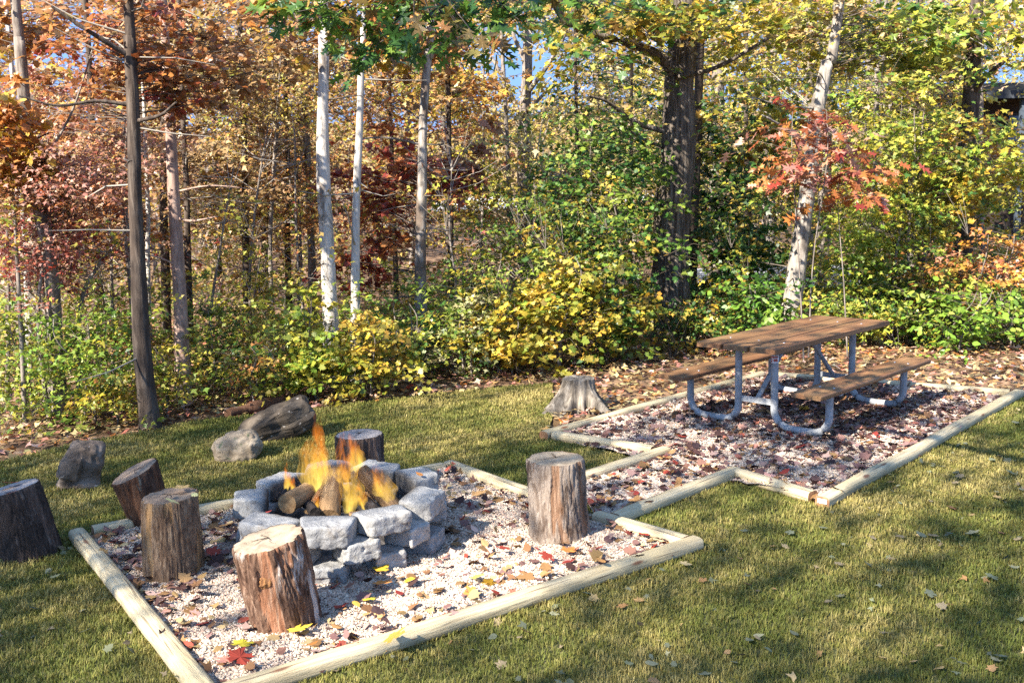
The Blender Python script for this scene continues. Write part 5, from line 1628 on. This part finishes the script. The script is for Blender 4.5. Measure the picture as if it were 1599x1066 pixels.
for poly, n, pals, lb, df, zf in (
    (table_bed, 120, 'krkbkp', 'dark dry fallen leaf on the gravel under or around the picnic table', dens_table, gh),
    (path_bed, 22, 'krb', 'dry brown fallen leaf on the gravel path between the two beds', None, gh),
    (fire_bed, 70, 'krbbpk', 'dry brown or dull red fallen leaf on the gravel of the fire pit bed', dens_fire, gh)):
    for p in scatter(poly, n, g, av, df):
        leaf_at(p[0], p[1], float(zf(p)[0]) + .012, rl.choice(pals), rl.choice(['maple_fine', 'ovate', 'maple_fine', 'pinoak']), rl.uniform(.06, .1), lb, lb.replace('leaf', 'leaves').split(' on ')[0] + ' on ' + lb.split(' on ')[1], .3)
PAL['f'] = [(.17, .18, .1), (.23, .22, .13), (.13, .14, .09), (.22, .17, .1)]
near_lawn = [gp(*p) for p in ((720, 1066), (1090, 850), (1290, 790), (1599, 640), (1640, 1066))]
for p in scatter(near_lawn, 40, g):
    leaf_at(p[0], p[1], .026, rl.choice('fffffftb'), rl.choice(['maple_fine', 'maple_fine', 'ovate']), rl.uniform(.04, .07), 'faded dead leaf matted into the grass of the lawn beside the gravel beds', 'faded leaves matted into the lawn', .15)
def bed_litter(poly, n, pal, df, seed, zf, zo, smin=.045, smax=.09, tm=('star', 'ovate', 'maple')):
    gg = np.random.default_rng(seed)
    P = scatter(poly, n, gg, av, df)
    mb = MB()
    for k, t in enumerate(tm):
        Q = P[k::len(tm)]
        m = len(Q)
        an = gg.random(m) * 6.28
        put_leaves(mb, t, np.concatenate([Q, (zf(Q) + zo + gg.uniform(0, .02, m))[:, None]], 1), np.stack([np.cos(an), np.sin(an), gg.normal(size=m) * .3], 1),
                   gg.normal(size=(m, 3)) * .35 + [0, 0, 1], gg.uniform(smin, smax, m), palette(gg, pal, m) * gg.uniform(.6, 1.15, (m, 1)), 0, gg.uniform(-1.2, 2.6, m))
    return mb
for nm, poly, n, pal, df, sd in (('bed_leaf_litter', table_bed, 6200, 'm7k3p1b2', dens_table, 1), ('path_leaf_litter', path_bed, 380, 'm4k3r1b3', None, 2), ('pit_leaf_litter', fire_bed, 1200, 'm4k2r1b3t2', dens_fire, 3)):
    tag(link(nm, bed_litter(poly, n, pal, df, sd, gh, .006, .03, .08).mesh(nm, M['dry_leaf'])), kind='stuff')
zero = lambda P: np.zeros(len(P))
mb = bed_litter([Vector((-6, 2.4, 0)), Vector((7, 2.4, 0)), Vector((8, 10.5, 0)), Vector((4.9, 8.9, 0)), cC, cR, cF, cL, edge[0]], 1500, 'f7t2b1', None, 4, zero, .012, .025, .06)
tag(link('lawn_leaf_litter', mb.mesh('lawn_leaf_litter', M['dry_leaf'])), kind='stuff')

# ================================================================== OAK OVERHEAD AND THE SHADE TREES BEHIND THE CAMERA
def shade_tree(base, h, label, seed, w=.5):
    o = empty('oak_tree', base, label, 'tree', None)
    mb, path = trunk_tube([Vector(base) + Vector((0, 0, -.1)), Vector(base) + Vector((.1, .1, h * .4)), Vector(base) + Vector((.0, .25, h * .8)), Vector(base) + Vector((.2, .3, h))], w / 2, .09, seed, 24, 40, .15, 18)
    link('trunk', mb.mesh('trunk', M['bark_oak'], base), o)
    return o, stem_fn(path)
hang_base = (2.2, -3.5, 0)
ho, hs = shade_tree(hang_base, 9, 'oak whose green leafy bough hangs down into the top of the view', 51, .46)
rng = np.random.default_rng(501)
HL = []
def hang(px, py, wp, hp, Y, ns_, lp):
    HL.append((gy(px, py, Y), (wp * Y / FPX / 2, .3, hp * Y / FPX / 2), ns_, lp))
hang(540, 30, 110, 50, 5.6, 8, 8); hang(585, 66, 90, 45, 5.8, 6, 7); hang(665, 20, 140, 40, 5.4, 8, 8); hang(712, 58, 110, 40, 5.2, 7, 8)
hang(770, 25, 130, 30, 5.5, 6, 8); hang(850, -10, 120, 40, 5.6, 7, 8); hang(480, -6, 90, 30, 5.6, 6, 8); hang(600, -20, 260, 40, 5.5, 12, 8); hang(950, 10, 90, 30, 5.9, 5, 7)
mb = MB()
bough_pts = [Vector((2.3, -3.2, 4.4)), Vector((1.2, .0, 4.7)), Vector((-.2, 3.4, 4.1)), gy(640, -60, 5.5), gy(800, -50, 5.7)]
bp = spline(bough_pts, 30)
def near_bough(z): return bp[20]
for c, r, a_, b_ in HL:
    best = min(bp, key=lambda q: (q - c).length)
    crown(mb, rng, c, r, a_, b_ + 3, .125, 'g6l3O1', 'pinoak', lambda z, q=best: tuple(q), (.09, .07, .055), .45, .7, .006)
link('crown', mb.mesh('crown', [M['leaf'], M['twig']], hang_base), ho)
mb = MB(); tube(mb, bp, [.07 - .055 * i / 29 for i in range(30)], 10, 0, .12, 3, 5)
link('bough', mb.mesh('bough', M['bark_oak'], hang_base), ho)

# where the crowns outside the view let the sun through (picture point, radius in metres, openness)
OPEN = [(330, 900, .28, 1), (300, 965, .3, .9), (420, 1025, .35, 1), (560, 970, .5, 1), (660, 925, .5, 1), (770, 865, .5, 1), (815, 800, .32, .9), (720, 775, .18, .8), (870, 830, .3, 1),
        (640, 1010, .35, 1), (830, 925, .3, 1), (940, 870, .22, .9), (1010, 735, .28, .9), (1185, 712, .32, 1), (1100, 700, .16, .9), (180, 890, .22, .9), (235, 985, .22, 1), (150, 850, .18, .9),
        (720, 660, .9, .75), (600, 690, .5, .6), (810, 630, .6, .75), (350, 690, .5, .5), (450, 660, .5, .5), (230, 700, .4, .35), (1250, 790, .3, .6), (1340, 785, .3, .6), (1500, 730, .3, .5), (1150, 850, .25, .5),
        (1580, 940, .2, .4), (1230, 930, .22, .45), (1070, 960, .2, .4), (1450, 1010, .2, .4), (50, 1000, .25, .5), (190, 1020, .25, .6), (100, 770, .3, .35), (1290, 620, .35, .6), (1410, 660, .25, .6), (1500, 640, .3, .8),
        (1450, 690, .35, .9), (1170, 640, .2, .6), (1060, 650, .3, .6), (955, 640, .35, .7), (1340, 540, .3, .5), (980, 600, .8, .8), (1500, 590, .5, .7), (420, 850, .16, .6), (600, 840, .25, .7), (680, 830, .2, .7)]
OG = [(gp(px, py, 0.05), r, k) for px, py, r, k in OPEN]
for px, py, z, r, k in [(860, 790, .25, .3, 1), (880, 730, .45, .2, .8), (420, 900, .2, .25, .95), (262, 850, .2, .16, .6), (1150, 535, .74, .25, .5), (1310, 508, .74, .3, .6), (1350, 590, .42, .3, .7), (1100, 580, .42, .25, .6),
                        (600, 815, .25, .2, .85), (510, 835, .25, .13, .7), (655, 790, .28, .16, .8), (420, 812, .33, .16, .8), (1195, 600, .4, .16, .8), (1285, 660, .2, .2, .8), (1080, 630, .2, .18, .8)]:
    p = gp(px, py, z)
    OG.append((p - SUNV * (z / SUNV.z), r, k))
g = np.random.default_rng(321)
st = .2
gx, gyy = np.meshgrid(np.arange(-7, 8, st), np.arange(.8, 12.2, st))
P = np.stack([gx.ravel(), gyy.ravel()], 1) + g.normal(size=(gx.size, 2)) * .06
prob = np.where(P[:, 0] > .9 + .0 * P[:, 1], .6, .84) * np.where(P[:, 1] < 7.6, 1.0, np.clip(1 - (P[:, 1] - 7.6) * .17, .3, 1))
# the wood itself stands in the sun
wl = np.interp(P[:, 0], ex[:, 0], ex[:, 1])
prob *= np.where(P[:, 1] > wl + .3, .35, 1)
for c, r, k in OG:
    d2 = ((P[:, 0] - c.x) ** 2 + (P[:, 1] - c.y) ** 2) / (r * r)
    prob *= 1 - k * np.exp(-d2 ** 2 * .7)
P = P[g.random(len(P)) < prob]
n = len(P)
Hh = g.uniform(7.2, 10.5, n)
sv = np.array(SUNV)
C = np.concatenate([P, np.zeros((n, 1))], 1) + sv * (Hh / sv[2])[:, None]
trees = [((-9.2, -7.0, 0), 'tall oak behind the camera to the left, its crown dappling the gravel with shade'), ((-3.0, -8.6, 0), 'tall oak behind the camera, its crown shading the near lawn'), ((-12.0, -2.6, 0), 'tall oak out of view to the left, its crown shading the log stools')]
TB = np.array([t[0][:2] for t in trees])
own = np.argmin(((C[:, None, :2] - TB[None]) ** 2).sum(2), 1)
for k, (base, lb) in enumerate(trees):
    o, sfn = shade_tree(base, 9.5, lb, 70 + k, .55)
    Q = C[own == k]
    m, lp = len(Q), 8
    i = np.repeat(np.arange(m), lp)
    N_ = m * lp
    pos = Q[i] + g.normal(size=(N_, 3)) * np.array([.2, .2, .12])
    mb = MB()
    put_leaves(mb, 'star', pos, g.normal(size=(N_, 3)) + [0, 0, -.4], g.normal(size=(N_, 3)) * .5 + [0, 0, .9], g.uniform(.13, .2, N_), palette(g, 'g5u3y2', N_))
    sel = Q[::5]
    hub = np.array([sfn(z) for z in np.clip(sel[:, 2] - 2.5, 3.5, 9.3)])
    tw = np.stack([hub, hub * .5 + sel * .5 + g.normal(size=sel.shape) * .25, sel], 1)
    put_twigs(mb, tw, np.full(len(sel), .022), np.full(len(sel), .006), (.1, .08, .065))
    link('crown', mb.mesh('crown', [M['leaf'], M['twig']], base), o)
